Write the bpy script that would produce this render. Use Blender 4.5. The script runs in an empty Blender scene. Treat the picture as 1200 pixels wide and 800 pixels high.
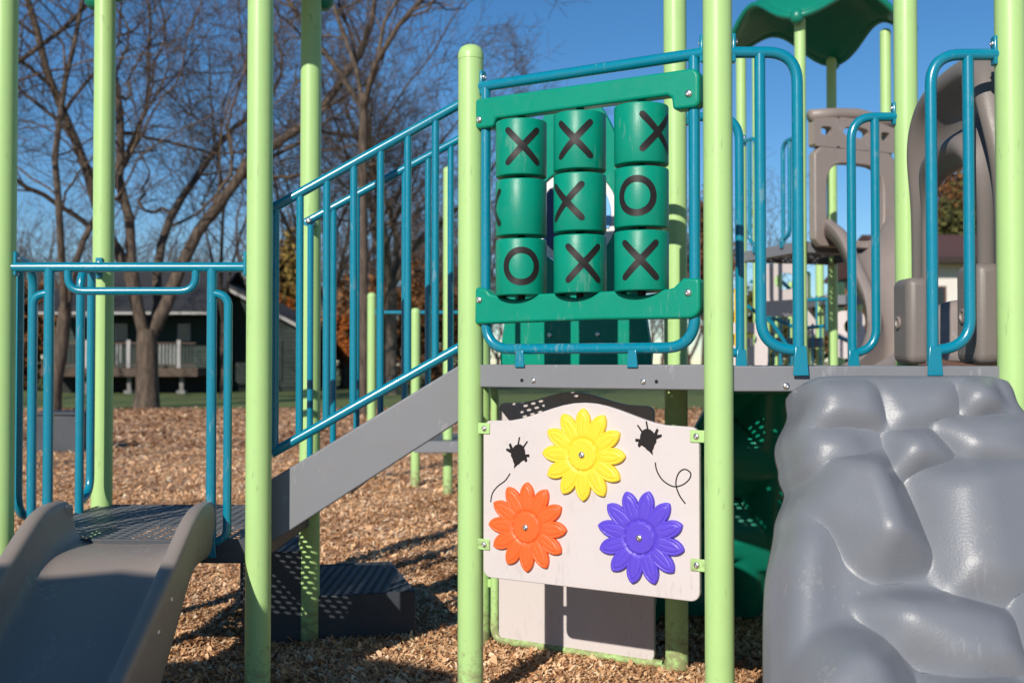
import bpy, math, random
import numpy as np
from mathutils import Vector, Matrix, noise

# ------------------------------------------------------------------ basics
SC = bpy.context.scene
COL = SC.collection
R = math.radians
PI = math.pi
FPX, CAMZ, HOR = 1274.0, 1.19, 425.0        # focal length in px of the 1200 px wide photo, eye height, horizon row


def P(px, py, Y):
    return Vector(((px - 600) / FPX * Y, Y, CAMZ - (py - HOR) / FPX * Y))


def lin(r, g, b):
    f = lambda c: (c / 255 / 12.92) if c / 255 <= 0.04045 else ((c / 255 + 0.055) / 1.055) ** 2.4
    return (f(r), f(g), f(b), 1)


# ------------------------------------------------------------------ materials
def new_mat(name):
    m = bpy.data.materials.new(name)
    m.use_nodes = True
    nt = m.node_tree
    nt.nodes.clear()
    out = nt.nodes.new('ShaderNodeOutputMaterial')
    b = nt.nodes.new('ShaderNodeBsdfPrincipled')
    nt.links.new(b.outputs[0], out.inputs[0])
    return m, nt, b, out


def N(nt, typ, **kw):
    n = nt.nodes.new(typ)
    for k, v in kw.items():
        if k in n.inputs:
            n.inputs[k].default_value = v
        else:
            setattr(n, k, v)
    return n


def plastic(name, rgb, rough=0.4, var=0.08, scale=6.0, bump=0.0, bscale=200.0, dirt=0.0, spec=0.5, coat=0.0, scuff=0.0, grime=False):
    """Painted / moulded surface: colour mottled by noise, faint orange-peel bump, optional dusty dirt."""
    m, nt, b, out = new_mat(name)
    L = nt.links
    tc = N(nt, 'ShaderNodeTexCoord')
    nz = N(nt, 'ShaderNodeTexNoise', Scale=scale, Detail=6.0, Roughness=0.6)
    L.new(tc.outputs['Object'], nz.inputs['Vector'])
    mx = N(nt, 'ShaderNodeMix', data_type='RGBA')
    c = rgb
    mx.inputs[6].default_value = (c[0] * (1 - var), c[1] * (1 - var), c[2] * (1 - var), 1)
    mx.inputs[7].default_value = (min(1, c[0] * (1 + var)), min(1, c[1] * (1 + var)), min(1, c[2] * (1 + var)), 1)
    L.new(nz.outputs[0], mx.inputs[0])
    src = mx.outputs[2]
    rr = N(nt, 'ShaderNodeMapRange')
    rr.inputs['To Min'].default_value = max(0.05, rough - 0.08)
    rr.inputs['To Max'].default_value = min(1, rough + 0.1)
    nz2 = N(nt, 'ShaderNodeTexNoise', Scale=scale * 5, Detail=4.0)
    L.new(tc.outputs['Object'], nz2.inputs['Vector'])
    L.new(nz2.outputs[0], rr.inputs[0])
    L.new(rr.outputs[0], b.inputs['Roughness'])
    if dirt > 0:
        nd = N(nt, 'ShaderNodeTexNoise', Scale=scale * 2.3, Detail=10.0, Roughness=0.75)
        L.new(tc.outputs['Object'], nd.inputs['Vector'])
        cr = N(nt, 'ShaderNodeValToRGB')
        cr.color_ramp.elements[0].position = 0.52
        cr.color_ramp.elements[1].position = 0.78
        cr.color_ramp.elements[0].color = (0, 0, 0, 1)
        cr.color_ramp.elements[1].color = (dirt, dirt, dirt, 1)
        L.new(nd.outputs[0], cr.inputs[0])
        m2 = N(nt, 'ShaderNodeMix', data_type='RGBA')
        L.new(cr.outputs[0], m2.inputs[0])
        L.new(src, m2.inputs[6])
        m2.inputs[7].default_value = (0.23, 0.19, 0.15, 1)
        src = m2.outputs[2]
    if scuff > 0:                      # thin rubbed marks, stretched and broken up
        mp = N(nt, 'ShaderNodeMapping'); mp.inputs['Scale'].default_value = (1.0, 1.0, .22); mp.inputs['Rotation'].default_value = (.5, .3, .4)
        L.new(tc.outputs['Object'], mp.inputs[0])
        ns = N(nt, 'ShaderNodeTexNoise', Scale=70.0, Detail=3.0, Roughness=.5); L.new(mp.outputs[0], ns.inputs['Vector'])
        nl = N(nt, 'ShaderNodeTexNoise', Scale=4.5, Detail=2.0); L.new(tc.outputs['Object'], nl.inputs['Vector'])
        mu = N(nt, 'ShaderNodeMath', operation='MULTIPLY'); L.new(ns.outputs[0], mu.inputs[0]); L.new(nl.outputs[0], mu.inputs[1])
        mr = N(nt, 'ShaderNodeMapRange'); L.new(mu.outputs[0], mr.inputs[0])
        mr.inputs['From Min'].default_value = .36; mr.inputs['From Max'].default_value = .42; mr.inputs['To Max'].default_value = scuff
        m3 = N(nt, 'ShaderNodeMix', data_type='RGBA'); L.new(mr.outputs[0], m3.inputs[0]); L.new(src, m3.inputs[6])
        m3.inputs[7].default_value = (.10, .09, .08, 1) if sum(rgb[:3]) > .7 else (.42, .42, .41, 1)
        src = m3.outputs[2]
    if grime:                          # splashed soil on the lowest part of a post
        sp = N(nt, 'ShaderNodeSeparateXYZ'); L.new(tc.outputs['Object'], sp.inputs[0])
        ng = N(nt, 'ShaderNodeTexNoise', Scale=28.0, Detail=8.0, Roughness=.75); L.new(tc.outputs['Object'], ng.inputs['Vector'])
        z1 = N(nt, 'ShaderNodeMapRange'); L.new(sp.outputs[2], z1.inputs[0])
        z1.inputs['From Min'].default_value = 0.0; z1.inputs['From Max'].default_value = .38; z1.inputs['To Min'].default_value = .16; z1.inputs['To Max'].default_value = -.16
        a1 = N(nt, 'ShaderNodeMath', operation='ADD'); L.new(ng.outputs[0], a1.inputs[0]); L.new(z1.outputs[0], a1.inputs[1])
        g1 = N(nt, 'ShaderNodeMapRange'); L.new(a1.outputs[0], g1.inputs[0]); g1.inputs['From Min'].default_value = .52; g1.inputs['From Max'].default_value = .68; g1.inputs['To Max'].default_value = .7
        m4 = N(nt, 'ShaderNodeMix', data_type='RGBA'); L.new(g1.outputs[0], m4.inputs[0]); L.new(src, m4.inputs[6]); m4.inputs[7].default_value = (.22, .16, .10, 1)
        src = m4.outputs[2]
    L.new(src, b.inputs['Base Color'])
    b.inputs['Specular IOR Level'].default_value = spec
    b.inputs['Coat Weight'].default_value = coat
    b.inputs['Coat Roughness'].default_value = 0.15
    if bump > 0:
        nb = N(nt, 'ShaderNodeTexNoise', Scale=bscale, Detail=3.0)
        L.new(tc.outputs['Object'], nb.inputs['Vector'])
        bp = N(nt, 'ShaderNodeBump', Strength=bump, Distance=0.002)
        L.new(nb.outputs[0], bp.inputs['Height'])
        L.new(bp.outputs[0], b.inputs['Normal'])
    return m


def metal(name, rgb, rough=0.3):
    m, nt, b, out = new_mat(name)
    b.inputs['Base Color'].default_value = rgb
    b.inputs['Metallic'].default_value = 1.0
    b.inputs['Roughness'].default_value = rough
    nz = N(nt, 'ShaderNodeTexNoise', Scale=60.0)
    mr = N(nt, 'ShaderNodeMapRange')
    mr.inputs['To Min'].default_value = rough * 0.7
    mr.inputs['To Max'].default_value = rough * 1.4
    nt.links.new(nz.outputs[0], mr.inputs[0])
    nt.links.new(mr.outputs[0], b.inputs['Roughness'])
    return m


def perforated(name, rgb, pitch=0.040, hole=(0.52, 0.40), rough=0.55):
    """Coated steel sheet punched with rows of slots (real see-through holes: light falls through them)."""
    m, nt, b, out = new_mat(name)
    L = nt.links
    tc = N(nt, 'ShaderNodeTexCoord')
    sep = N(nt, 'ShaderNodeSeparateXYZ')
    L.new(tc.outputs['Object'], sep.inputs[0])

    def cell(sock, frac, shift=None):
        d = N(nt, 'ShaderNodeMath', operation='DIVIDE')
        L.new(sock, d.inputs[0]); d.inputs[1].default_value = pitch
        f = N(nt, 'ShaderNodeMath', operation='FRACT')
        L.new(d.outputs[0], f.inputs[0])
        s = N(nt, 'ShaderNodeMath', operation='SUBTRACT'); L.new(f.outputs[0], s.inputs[0]); s.inputs[1].default_value = 0.5
        a = N(nt, 'ShaderNodeMath', operation='ABSOLUTE'); L.new(s.outputs[0], a.inputs[0])
        q = N(nt, 'ShaderNodeMath', operation='DIVIDE'); L.new(a.outputs[0], q.inputs[0]); q.inputs[1].default_value = frac / 2
        pw = N(nt, 'ShaderNodeMath', operation='POWER'); L.new(q.outputs[0], pw.inputs[0]); pw.inputs[1].default_value = 3.0
        return pw.outputs[0]
    ad = N(nt, 'ShaderNodeMath', operation='ADD')
    L.new(cell(sep.outputs[0], hole[0]), ad.inputs[0]); L.new(cell(sep.outputs[1], hole[1]), ad.inputs[1])
    lt = N(nt, 'ShaderNodeMath', operation='LESS_THAN'); L.new(ad.outputs[0], lt.inputs[0]); lt.inputs[1].default_value = 1.0
    rim = N(nt, 'ShaderNodeMapRange'); L.new(ad.outputs[0], rim.inputs[0])
    rim.inputs['From Min'].default_value = 1.0; rim.inputs['From Max'].default_value = 2.6
    bp = N(nt, 'ShaderNodeBump', Strength=0.7, Distance=0.004); L.new(rim.outputs[0], bp.inputs['Height'])
    L.new(bp.outputs[0], b.inputs['Normal'])
    nz = N(nt, 'ShaderNodeTexNoise', Scale=9.0, Detail=6.0); L.new(tc.outputs['Object'], nz.inputs['Vector'])
    mx = N(nt, 'ShaderNodeMix', data_type='RGBA'); L.new(nz.outputs[0], mx.inputs[0])
    mx.inputs[6].default_value = (rgb[0] * .75, rgb[1] * .75, rgb[2] * .75, 1); mx.inputs[7].default_value = (rgb[0] * 1.3, rgb[1] * 1.3, rgb[2] * 1.25, 1)
    L.new(mx.outputs[2], b.inputs['Base Color'])
    b.inputs['Roughness'].default_value = rough
    tr = N(nt, 'ShaderNodeBsdfTransparent')
    ms = N(nt, 'ShaderNodeMixShader')
    L.new(lt.outputs[0], ms.inputs[0]); L.new(b.outputs[0], ms.inputs[1]); L.new(tr.outputs[0], ms.inputs[2])
    L.new(ms.outputs[0], out.inputs[0])
    return m


def island_mat(name, stops, rough=0.85, patches=False):
    """Colour picked per loose piece (chips, leaves) from a ramp."""
    m, nt, b, out = new_mat(name)
    g = N(nt, 'ShaderNodeNewGeometry')
    cr = N(nt, 'ShaderNodeValToRGB')
    e = cr.color_ramp.elements
    while len(e) < len(stops):
        e.new(0.5)
    for k, (p, c) in enumerate(stops):
        e[k].position = p; e[k].color = c
    nt.links.new(g.outputs['Random Per Island'], cr.inputs[0])
    src = cr.outputs[0]
    if patches:
        tc = N(nt, 'ShaderNodeTexCoord')
        nz = N(nt, 'ShaderNodeTexNoise', Scale=.9, Detail=6.0, Roughness=.65)
        nt.links.new(tc.outputs['Object'], nz.inputs['Vector'])
        c2 = N(nt, 'ShaderNodeValToRGB')
        c2.color_ramp.elements[0].position = .36; c2.color_ramp.elements[0].color = (.58, .52, .47, 1)
        c2.color_ramp.elements[1].position = .52; c2.color_ramp.elements[1].color = (1, 1, 1, 1)
        nt.links.new(nz.outputs[0], c2.inputs[0])
        mx = N(nt, 'ShaderNodeMix', data_type='RGBA', blend_type='MULTIPLY'); mx.inputs[0].default_value = 1
        nt.links.new(src, mx.inputs[6]); nt.links.new(c2.outputs[0], mx.inputs[7]); src = mx.outputs[2]
    nt.links.new(src, b.inputs['Base Color'])
    b.inputs['Roughness'].default_value = rough
    b.inputs['Specular IOR Level'].default_value = 0.25
    return m


def bark(name, c0, c1, scale=3.0):
    m, nt, b, out = new_mat(name)
    tc = N(nt, 'ShaderNodeTexCoord')
    mp = N(nt, 'ShaderNodeMapping'); mp.inputs['Scale'].default_value = (1, 1, 0.18)
    nt.links.new(tc.outputs['Object'], mp.inputs[0])
    nz = N(nt, 'ShaderNodeTexNoise', Scale=scale * 4, Detail=8.0, Roughness=0.7)
    nt.links.new(mp.outputs[0], nz.inputs['Vector'])
    cr = N(nt, 'ShaderNodeValToRGB')
    cr.color_ramp.elements[0].position = 0.35; cr.color_ramp.elements[0].color = c0
    cr.color_ramp.elements[1].position = 0.7; cr.color_ramp.elements[1].color = c1
    nt.links.new(nz.outputs[0], cr.inputs[0]); nt.links.new(cr.outputs[0], b.inputs['Base Color'])
    bp = N(nt, 'ShaderNodeBump', Strength=0.8, Distance=0.03)
    nt.links.new(nz.outputs[0], bp.inputs['Height']); nt.links.new(bp.outputs[0], b.inputs['Normal'])
    b.inputs['Roughness'].default_value = 0.9
    return m


LIME = plastic('lime_powder_coat', (0.40, 0.615, 0.235), 0.38, 0.05, 5, 0.10, 260, dirt=0.12, spec=0.4, scuff=.24, grime=True)
BLUE = plastic('blue_powder_coat', (0.0, 0.20, 0.30), 0.25, 0.07, 7, 0.08, 260, spec=0.5, coat=0.5, dirt=.08, scuff=.22)
GREEN = plastic('green_moulded_plastic', (0.0, 0.245, 0.16), 0.36, 0.09, 8, 0.25, 240, dirt=0.07, spec=0.3, scuff=.12)
DGREEN = plastic('dark_green_moulded_plastic', (0.006, 0.24, 0.15), 0.30, 0.12, 8, 0.2, 150)
HOOD = plastic('green_canopy_plastic', (0.004, 0.20, 0.13), 0.35, 0.08, 5, 0.1, 90)
BEIGE = plastic('beige_sheet_plastic', (0.585, 0.53, 0.52), 0.5, 0.04, 4, 0.3, 320, dirt=0.10, scuff=.12)
STEEL_GREY = plastic('grey_deck_coating', (0.19, 0.197, 0.215), 0.5, 0.09, 5, 0.35, 300, dirt=0.35, scuff=.3)
DARK_STEP = plastic('charcoal_step_coating', (0.042, 0.049, 0.060), 0.5, 0.12, 7, 0.4, 200, dirt=0.15)
TAUPE = plastic('taupe_moulded_plastic', (0.255, 0.212, 0.19), 0.42, 0.08, 5, 0.3, 220, dirt=0.25, scuff=.22)
TAUPE_SHADE = plastic('shade_toned_taupe_plastic', (0.175, 0.152, 0.14), 0.45, 0.08, 6, 0.3, 220, dirt=0.15)  # slide hood's taupe, darkened in its colour to stand for shade
ROCK = plastic('grey_moulded_rock_plastic', (0.172, 0.185, 0.210), 0.40, 0.10, 4, 0.35, 160, dirt=0.2, scuff=.14)
BLACK = plastic('black_engraving', (0.016, 0.013, 0.013), 0.45, 0.2, 20)
BLACK.node_tree.nodes['Principled BSDF'].inputs['Specular IOR Level'].default_value = 0.3
YELLOW = plastic('yellow_sheet_plastic', (0.86, 0.60, 0.035), 0.45, 0.05, 12, 0.25, 260, dirt=.06, scuff=.08)
ORANGE = plastic('orange_sheet_plastic', (0.85, 0.125, 0.022), 0.45, 0.05, 12, 0.25, 260, dirt=.06, scuff=.08)
PURPLE = plastic('purple_sheet_plastic', (0.10, 0.058, 0.56), 0.42, 0.06, 12, 0.25, 260, dirt=.06, scuff=.08)
WHITE = plastic('white_sheet_plastic', (0.75, 0.72, 0.70), 0.45, 0.03, 6)
NAVY = plastic('navy_print', (0.01, 0.035, 0.14), 0.4, 0.05, 10)
SKYB = plastic('light_blue_print', (0.18, 0.45, 0.78), 0.4, 0.05, 10)
LIMEP = plastic('lime_print', (0.30, 0.62, 0.05), 0.4, 0.05, 10)
BOLT = metal('stainless_bolt', (0.75, 0.73, 0.71, 1), 0.3)
PERF = perforated('perforated_deck_coating', (0.16, 0.165, 0.175))
PERF_DARK = perforated('perforated_step_coating', (0.055, 0.063, 0.075))
BARK = bark('grey_brown_bark', (0.025, 0.018, 0.013, 1), (0.17, 0.125, 0.09, 1))
BARK2 = bark('pale_bark', (0.05, 0.04, 0.03, 1), (0.24, 0.185, 0.14, 1))
TWIG = bark('twig_bark', (0.045, 0.03, 0.02, 1), (0.20, 0.14, 0.095, 1))
FARTWIG = bark('far_twig_bark', (0.05, 0.033, 0.026, 1), (0.16, 0.11, 0.085, 1))


# ------------------------------------------------------------------ mesh builder
class MB:
    def __init__(s):
        s.v, s.f, s.m = [], [], []

    def add(s, vs, fs, m=0):
        k = len(s.v)
        s.v += [tuple(p) for p in vs]
        s.f += [tuple(i + k for i in f) for f in fs]
        s.m += [m] * len(fs)

    def tube(s, path, r, n=12, m=0, caps=True, flat=None):
        """Round bar along PATH; R a number or one radius per point."""
        path = [Vector(p) for p in path]
        rr = r if hasattr(r, '__len__') else [r] * len(path)
        k0 = len(s.v)
        t0 = (path[1] - path[0]).normalized()
        ref = Vector((0, 0, 1)) if abs(t0.z) < 0.9 else Vector((1, 0, 0))
        u = t0.cross(ref).normalized()
        prev = t0
        for i, p in enumerate(path):
            if i == 0: t = t0
            elif i == len(path) - 1: t = (path[i] - path[i - 1]).normalized()
            else:
                t = (path[i + 1] - path[i - 1])
                t = t.normalized() if t.length > 1e-9 else prev
            u = (u - t * u.dot(t)).normalized()
            w = t.cross(u)
            prev = t
            for j in range(n):
                a = 2 * PI * j / n
                s.v.append(tuple(p + (u * math.cos(a) + w * math.sin(a)) * rr[i]))
        for i in range(len(path) - 1):
            for j in range(n):
                a, b = k0 + i * n + j, k0 + i * n + (j + 1) % n
                s.f.append((a, b, b + n, a + n)); s.m.append(m)
        if caps:
            s.f.append(tuple(k0 + j for j in range(n))[::-1]); s.m.append(m)
            e = k0 + (len(path) - 1) * n
            s.f.append(tuple(e + j for j in range(n))); s.m.append(m)

    def box(s, c, size, m=0, rot=0.0, mat=None):
        c = Vector(c); x, y, z = [q / 2 for q in size]
        M = mat or Matrix.Rotation(rot, 3, 'Z')
        vs = [c + M @ Vector((sx * x, sy * y, sz * z)) for sz in (-1, 1) for sx, sy in ((-1, -1), (1, -1), (1, 1), (-1, 1))]
        s.add(vs, [(3, 2, 1, 0), (4, 5, 6, 7), (0, 1, 5, 4), (1, 2, 6, 5), (2, 3, 7, 6), (3, 0, 4, 7)], m)

    def prism(s, poly, o, ux, uy, th, m=0):
        """Flat outline POLY (2-D) laid at O along UX, UY and given thickness TH along UX x UY."""
        o, ux, uy = Vector(o), Vector(ux), Vector(uy)
        un = ux.cross(uy).normalized() * th
        n = len(poly)
        a = [o + ux * p[0] + uy * p[1] for p in poly]
        vs = a + [p + un for p in a]
        fs = [tuple(range(n))[::-1], tuple(range(n, 2 * n))] + [(i, (i + 1) % n, n + (i + 1) % n, n + i) for i in range(n)]
        s.add(vs, fs, m)

    def ring_plate(s, outer, inner, o, ux, uy, th, m=0):
        """Plate with one hole; OUTER and INNER have the same number of points."""
        o, ux, uy = Vector(o), Vector(ux), Vector(uy)
        un = ux.cross(uy).normalized() * th
        n = len(outer)
        A = [o + ux * p[0] + uy * p[1] for p in outer]; B = [o + ux * p[0] + uy * p[1] for p in inner]
        vs = A + B + [p + un for p in A] + [p + un for p in B]
        fs = []
        for i in range(n):
            j = (i + 1) % n
            fs += [(j, i, n + i, n + j), (2 * n + i, 2 * n + j, 3 * n + j, 3 * n + i), (i, j, 2 * n + j, 2 * n + i), (n + j, n + i, 3 * n + i, 3 * n + j)]
        s.add(vs, fs, m)

    def lathe(s, prof, o, n=24, axis=None, m=0):
        """PROF: list of (radius, height) turned about AXIS through O."""
        o = Vector(o); ax = Vector(axis or (0, 0, 1)).normalized()
        ref = Vector((0, 0, 1)) if abs(ax.z) < 0.9 else Vector((1, 0, 0))
        u = ax.cross(ref).normalized(); w = ax.cross(u)
        vs = [o + ax * h + (u * math.cos(2 * PI * j / n) + w * math.sin(2 * PI * j / n)) * r for r, h in prof for j in range(n)]
        fs = []
        for i in range(len(prof) - 1):
            for j in range(n):
                a, b = i * n + j, i * n + (j + 1) % n
                fs.append((a, b, b + n, a + n))
        fs.append(tuple(range(n))[::-1]); fs.append(tuple((len(prof) - 1) * n + j for j in range(n)))
        s.add(vs, fs, m)

    def grid(s, fn, nu, nv, m=0):
        vs = [fn(i / nu, j / nv) for i in range(nu + 1) for j in range(nv + 1)]
        q = nv + 1
        s.add(vs, [(i * q + j, (i + 1) * q + j, (i + 1) * q + j + 1, i * q + j + 1) for i in range(nu) for j in range(nv)], m)


def rootloc(o):
    v = Vector((0, 0, 0))
    while o is not None:
        v += o.location; o = o.parent
    return v


def obj(name, mb, mats, parent=None, origin=None, bevel=0.0, bseg=2, angle=38, smooth=True, solid=0.0, subsurf=0):
    """Link the builder's content (world coordinates) as ONE mesh object."""
    me = bpy.data.meshes.new(name)
    off = rootloc(parent) if parent else Vector(origin or (0, 0, 0))
    me.from_pydata([(x - off.x, y - off.y, z - off.z) for x, y, z in mb.v], [], mb.f)
    mats = mats if isinstance(mats, (list, tuple)) else [mats]
    for mt in mats: me.materials.append(mt)
    if len(mats) > 1: me.polygons.foreach_set('material_index', mb.m)
    if smooth:
        me.polygons.foreach_set('use_smooth', [True] * len(me.polygons))
        if not subsurf and angle < 180: me.set_sharp_from_angle(angle=R(angle))
    me.update()
    o = bpy.data.objects.new(name, me); COL.objects.link(o)
    if parent: o.parent = parent
    else: o.location = off
    if solid:
        md = o.modifiers.new('thickness', 'SOLIDIFY'); md.thickness = solid; md.offset = -1
    if bevel:
        md = o.modifiers.new('bevel', 'BEVEL'); md.width = bevel; md.segments = bseg; md.limit_method = 'ANGLE'; md.angle_limit = R(40)
        md.harden_normals = False
    if subsurf:
        md = o.modifiers.new('round', 'SUBSURF'); md.levels = subsurf; md.render_levels = subsurf
    return o


def tag(o, label, cat, group=None, kind=None):
    o['label'] = label; o['category'] = cat
    if group: o['group'] = group
    if kind: o['kind'] = kind
    return o


def thing(name, label, cat, loc, group=None):
    o = bpy.data.objects.new(name, None); COL.objects.link(o)
    o.location = loc; o.empty_display_size = 0.1
    return tag(o, label, cat, group)


def structure(o):
    o['kind'] = 'structure'
    return o


def copy_tree(o, parent=None):
    c = o.copy(); COL.objects.link(c); c.parent = parent
    for ch in list(o.children): copy_tree(ch, c)
    return c


def fillet(pts, rad, n=7):
    """Round the inner corners of a polyline."""
    pts = [Vector(p) for p in pts]
    rads = rad if hasattr(rad, '__len__') else [rad] * (len(pts) - 2)
    out = [pts[0]]
    for i in range(1, len(pts) - 1):
        a, b, c = pts[i - 1], pts[i], pts[i + 1]
        d1, d2 = (a - b).normalized(), (c - b).normalized()
        ang = d1.angle(d2)
        t = min(rads[i - 1] / max(math.tan(ang / 2), 1e-3), (a - b).length * .95, (c - b).length * .95)
        p, q = b + d1 * t, b + d2 * t
        for k in range(n + 1):
            s = k / n
            out.append(p * (1 - s) ** 2 + b * 2 * s * (1 - s) + q * s ** 2)
    out.append(pts[-1])
    return out


def bolt(parent, p, axis, r=0.011):
    mb = MB(); mb.lathe([(r, 0), (r, .002), (r * .8, .005), (r * .45, .0062), (r * .4, .004), (0.0005, .004)], p, 14, axis)
    return obj('bolt', mb, BOLT, parent, angle=50)


# ------------------------------------------------------------------ plan of the play structure (metres, camera at x = 0, y = 0)
PA = Vector((-.144, 3.79, 0)); PB = Vector((.633, 3.331, 0)); PC = Vector((1.534, 3.331, 0)); PJ = Vector((.638, 4.232, 0)); PI_ = Vector((1.54, 4.232, 0))
PF = Vector((-.138, 4.691, 0)); PD = Vector((-.884, 3.80, 0)); PE = Vector((-.874, 4.705, 0)); PH = Vector((-1.775, 4.715, 0)); PG = Vector((-1.788, 3.81, 0))
PR = 0.0445
DECK, LOW = 1.181, 0.575
TUBE = 0.0175

# ------------------------------------------------------------------ world and sun
SUN_AZ, SUN_EL = R(24.2), R(26.4)      # the light travels towards +y, 24 degrees to the right
w = bpy.data.worlds.new('World'); SC.world = w; w.use_nodes = True
bg = w.node_tree.nodes['Background']
sky = w.node_tree.nodes.new('ShaderNodeTexSky'); sky.sky_type = 'NISHITA'; sky.sun_disc = False
sky.sun_elevation = SUN_EL; sky.sun_rotation = R(180) + SUN_AZ
sky.air_density = 1.0; sky.dust_density = 0.0; sky.ozone_density = 5.0; sky.altitude = 300
hs = w.node_tree.nodes.new('ShaderNodeHueSaturation'); hs.inputs['Saturation'].default_value = 1.17; hs.inputs['Value'].default_value = 1.0
w.node_tree.links.new(sky.outputs[0], hs.inputs['Color']); w.node_tree.links.new(hs.outputs[0], bg.inputs[0]); bg.inputs[1].default_value = 0.095
sl = bpy.data.lights.new('sun', 'SUN'); sl.energy = 4.6; sl.angle = R(0.5); sl.color = (1.0, 0.93, 0.83)
so = bpy.data.objects.new('sun', sl); COL.objects.link(so)
ld = Vector((math.sin(SUN_AZ) * math.cos(SUN_EL), math.cos(SUN_AZ) * math.cos(SUN_EL), -math.sin(SUN_EL)))
so.rotation_euler = ld.to_track_quat('-Z', 'Y').to_euler(); so.location = (-6, -10, 12)

# ------------------------------------------------------------------ camera
cd = bpy.data.cameras.new('camera'); cam = bpy.data.objects.new('camera', cd); COL.objects.link(cam)
cd.sensor_width = 36; cd.lens = FPX / 1200 * 36; cd.clip_start = 0.05; cd.clip_end = 2000
cam.location = (0, 0, CAMZ); cam.rotation_euler = (R(90) + math.atan((HOR - 400) / FPX), 0, 0)
cd.dof.use_dof = True; cd.dof.focus_distance = 3.55; cd.dof.aperture_fstop = 3.1; cd.dof.aperture_blades = 7
SC.camera = cam

# ------------------------------------------------------------------ ground
def ground_z(x, y):
    return 0.034 * noise.noise(Vector((x * .9, y * .9, 0))) + 0.016 * noise.noise(Vector((x * 2.7, y * 2.7, 3)))


def mulch_material():
    m, nt, b, out = new_mat('wood_chip_mulch')
    L = nt.links
    tc = N(nt, 'ShaderNodeTexCoord')
    mp = N(nt, 'ShaderNodeMapping'); L.new(tc.outputs['Object'], mp.inputs[0])
    v1 = N(nt, 'ShaderNodeTexVoronoi', Scale=42.0); L.new(mp.outputs[0], v1.inputs['Vector'])
    nz = N(nt, 'ShaderNodeTexNoise', Scale=1.3, Detail=5.0); L.new(tc.outputs['Object'], nz.inputs['Vector'])
    sp = N(nt, 'ShaderNodeSeparateColor'); L.new(v1.outputs['Color'], sp.inputs[0])
    cr = N(nt, 'ShaderNodeValToRGB')
    e = cr.color_ramp.elements; e.new(.35); e.new(.7)
    for k, (p, c) in enumerate([(0, (.12, .065, .035, 1)), (.25, (.39, .215, .12, 1)), (.65, (.60, .355, .21, 1)), (1, (.70, .47, .31, 1))]):
        e[k].position = p; e[k].color = c
    L.new(sp.outputs[0], cr.inputs[0])
    mx = N(nt, 'ShaderNodeMix', data_type='RGBA', blend_type='MULTIPLY'); mx.inputs[0].default_value = .6
    c2 = N(nt, 'ShaderNodeValToRGB'); c2.color_ramp.elements[0].position = .3; c2.color_ramp.elements[0].color = (.78, .74, .70, 1); c2.color_ramp.elements[1].position = .65
    L.new(nz.outputs[0], c2.inputs[0]); L.new(cr.outputs[0], mx.inputs[6]); L.new(c2.outputs[0], mx.inputs[7])
    L.new(mx.outputs[2], b.inputs['Base Color'])
    bp = N(nt, 'ShaderNodeBump', Strength=1.0, Distance=0.02); L.new(v1.outputs['Color'], bp.inputs['Height'])
    L.new(bp.outputs[0], b.inputs['Normal']); b.inputs['Roughness'].default_value = .9; b.inputs['Specular IOR Level'].default_value = .2
    return m


def build_ground():
    xs = sorted(set([-600, -300, -150, -80, -40, -25] + [-16 + .25 * i for i in range(129)] + [25, 40, 80, 150, 300, 600]))
    ys = sorted(set([-600, -200, -80, -40, -20, -8] + [-4 + .25 * i for i in range(81)] + [18, 22, 28, 36, 50, 80, 150, 300, 600]))
    mb = MB()
    for y in ys:
        for x in xs: mb.v.append((x, y, ground_z(x, y) if abs(x) < 16 and -4 <= y < 16 else 0))
    n = len(xs)
    for j in range(len(ys) - 1):
        for i in range(n - 1):
            mb.f.append((j * n + i, j * n + i + 1, (j + 1) * n + i + 1, (j + 1) * n + i)); mb.m.append(0)
    structure(obj('mulch_ground', mb, mulch_material(), angle=180))
    # lawn beyond the play area
    m, nt, b, out = new_mat('lawn_grass')
    nz = N(nt, 'ShaderNodeTexNoise', Scale=.7, Detail=9.0, Roughness=.7)
    tc = N(nt, 'ShaderNodeTexCoord'); nt.links.new(tc.outputs['Object'], nz.inputs['Vector'])
    cr = N(nt, 'ShaderNodeValToRGB'); e = cr.color_ramp.elements; e.new(.5)
    for k, (p, c) in enumerate([(.30, (.20, .12, .06, 1)), (.42, (.10, .13, .03, 1)), (.7, (.14, .20, .04, 1))]):
        e[k].position = p; e[k].color = c
    nt.links.new(nz.outputs[0], cr.inputs[0]); nt.links.new(cr.outputs[0], b.inputs['Base Color']); b.inputs['Roughness'].default_value = .95
    rng = random.Random(5)
    mb = MB(); pts = []
    for i in range(121):
        x = -120 + 2 * i
        pts.append((x, 27.5 + 1.2 * noise.noise(Vector((x * .2, 0, 1))) - (max(0, x) * .1 if x < 90 else 9)))
    vs = [(x, y, .02) for x, y in pts] + [(x, 500, .02) for x, y in pts]
    n = len(pts)
    mb.add(vs, [(i, i + 1, n + i + 1, n + i) for i in range(n - 1)])
    structure(obj('grass_lawn', mb, m, smooth=False))


build_ground()


def quads_mesh(name, V, mat):
    """V: (n, 4, 3) array of loose quads as one mesh."""
    n = len(V)
    me = bpy.data.meshes.new(name)
    me.vertices.add(4 * n); me.vertices.foreach_set('co', V.reshape(-1).astype(np.float32))
    me.loops.add(4 * n); me.loops.foreach_set('vertex_index', np.arange(4 * n, dtype=np.int32))
    me.polygons.add(n); me.polygons.foreach_set('loop_start', np.arange(0, 4 * n, 4, dtype=np.int32))
    me.polygons.foreach_set('loop_total', np.full(n, 4, dtype=np.int32))
    me.materials.append(mat); me.update(calc_edges=True)
    o = bpy.data.objects.new(name, me); COL.objects.link(o)
    return o


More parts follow.
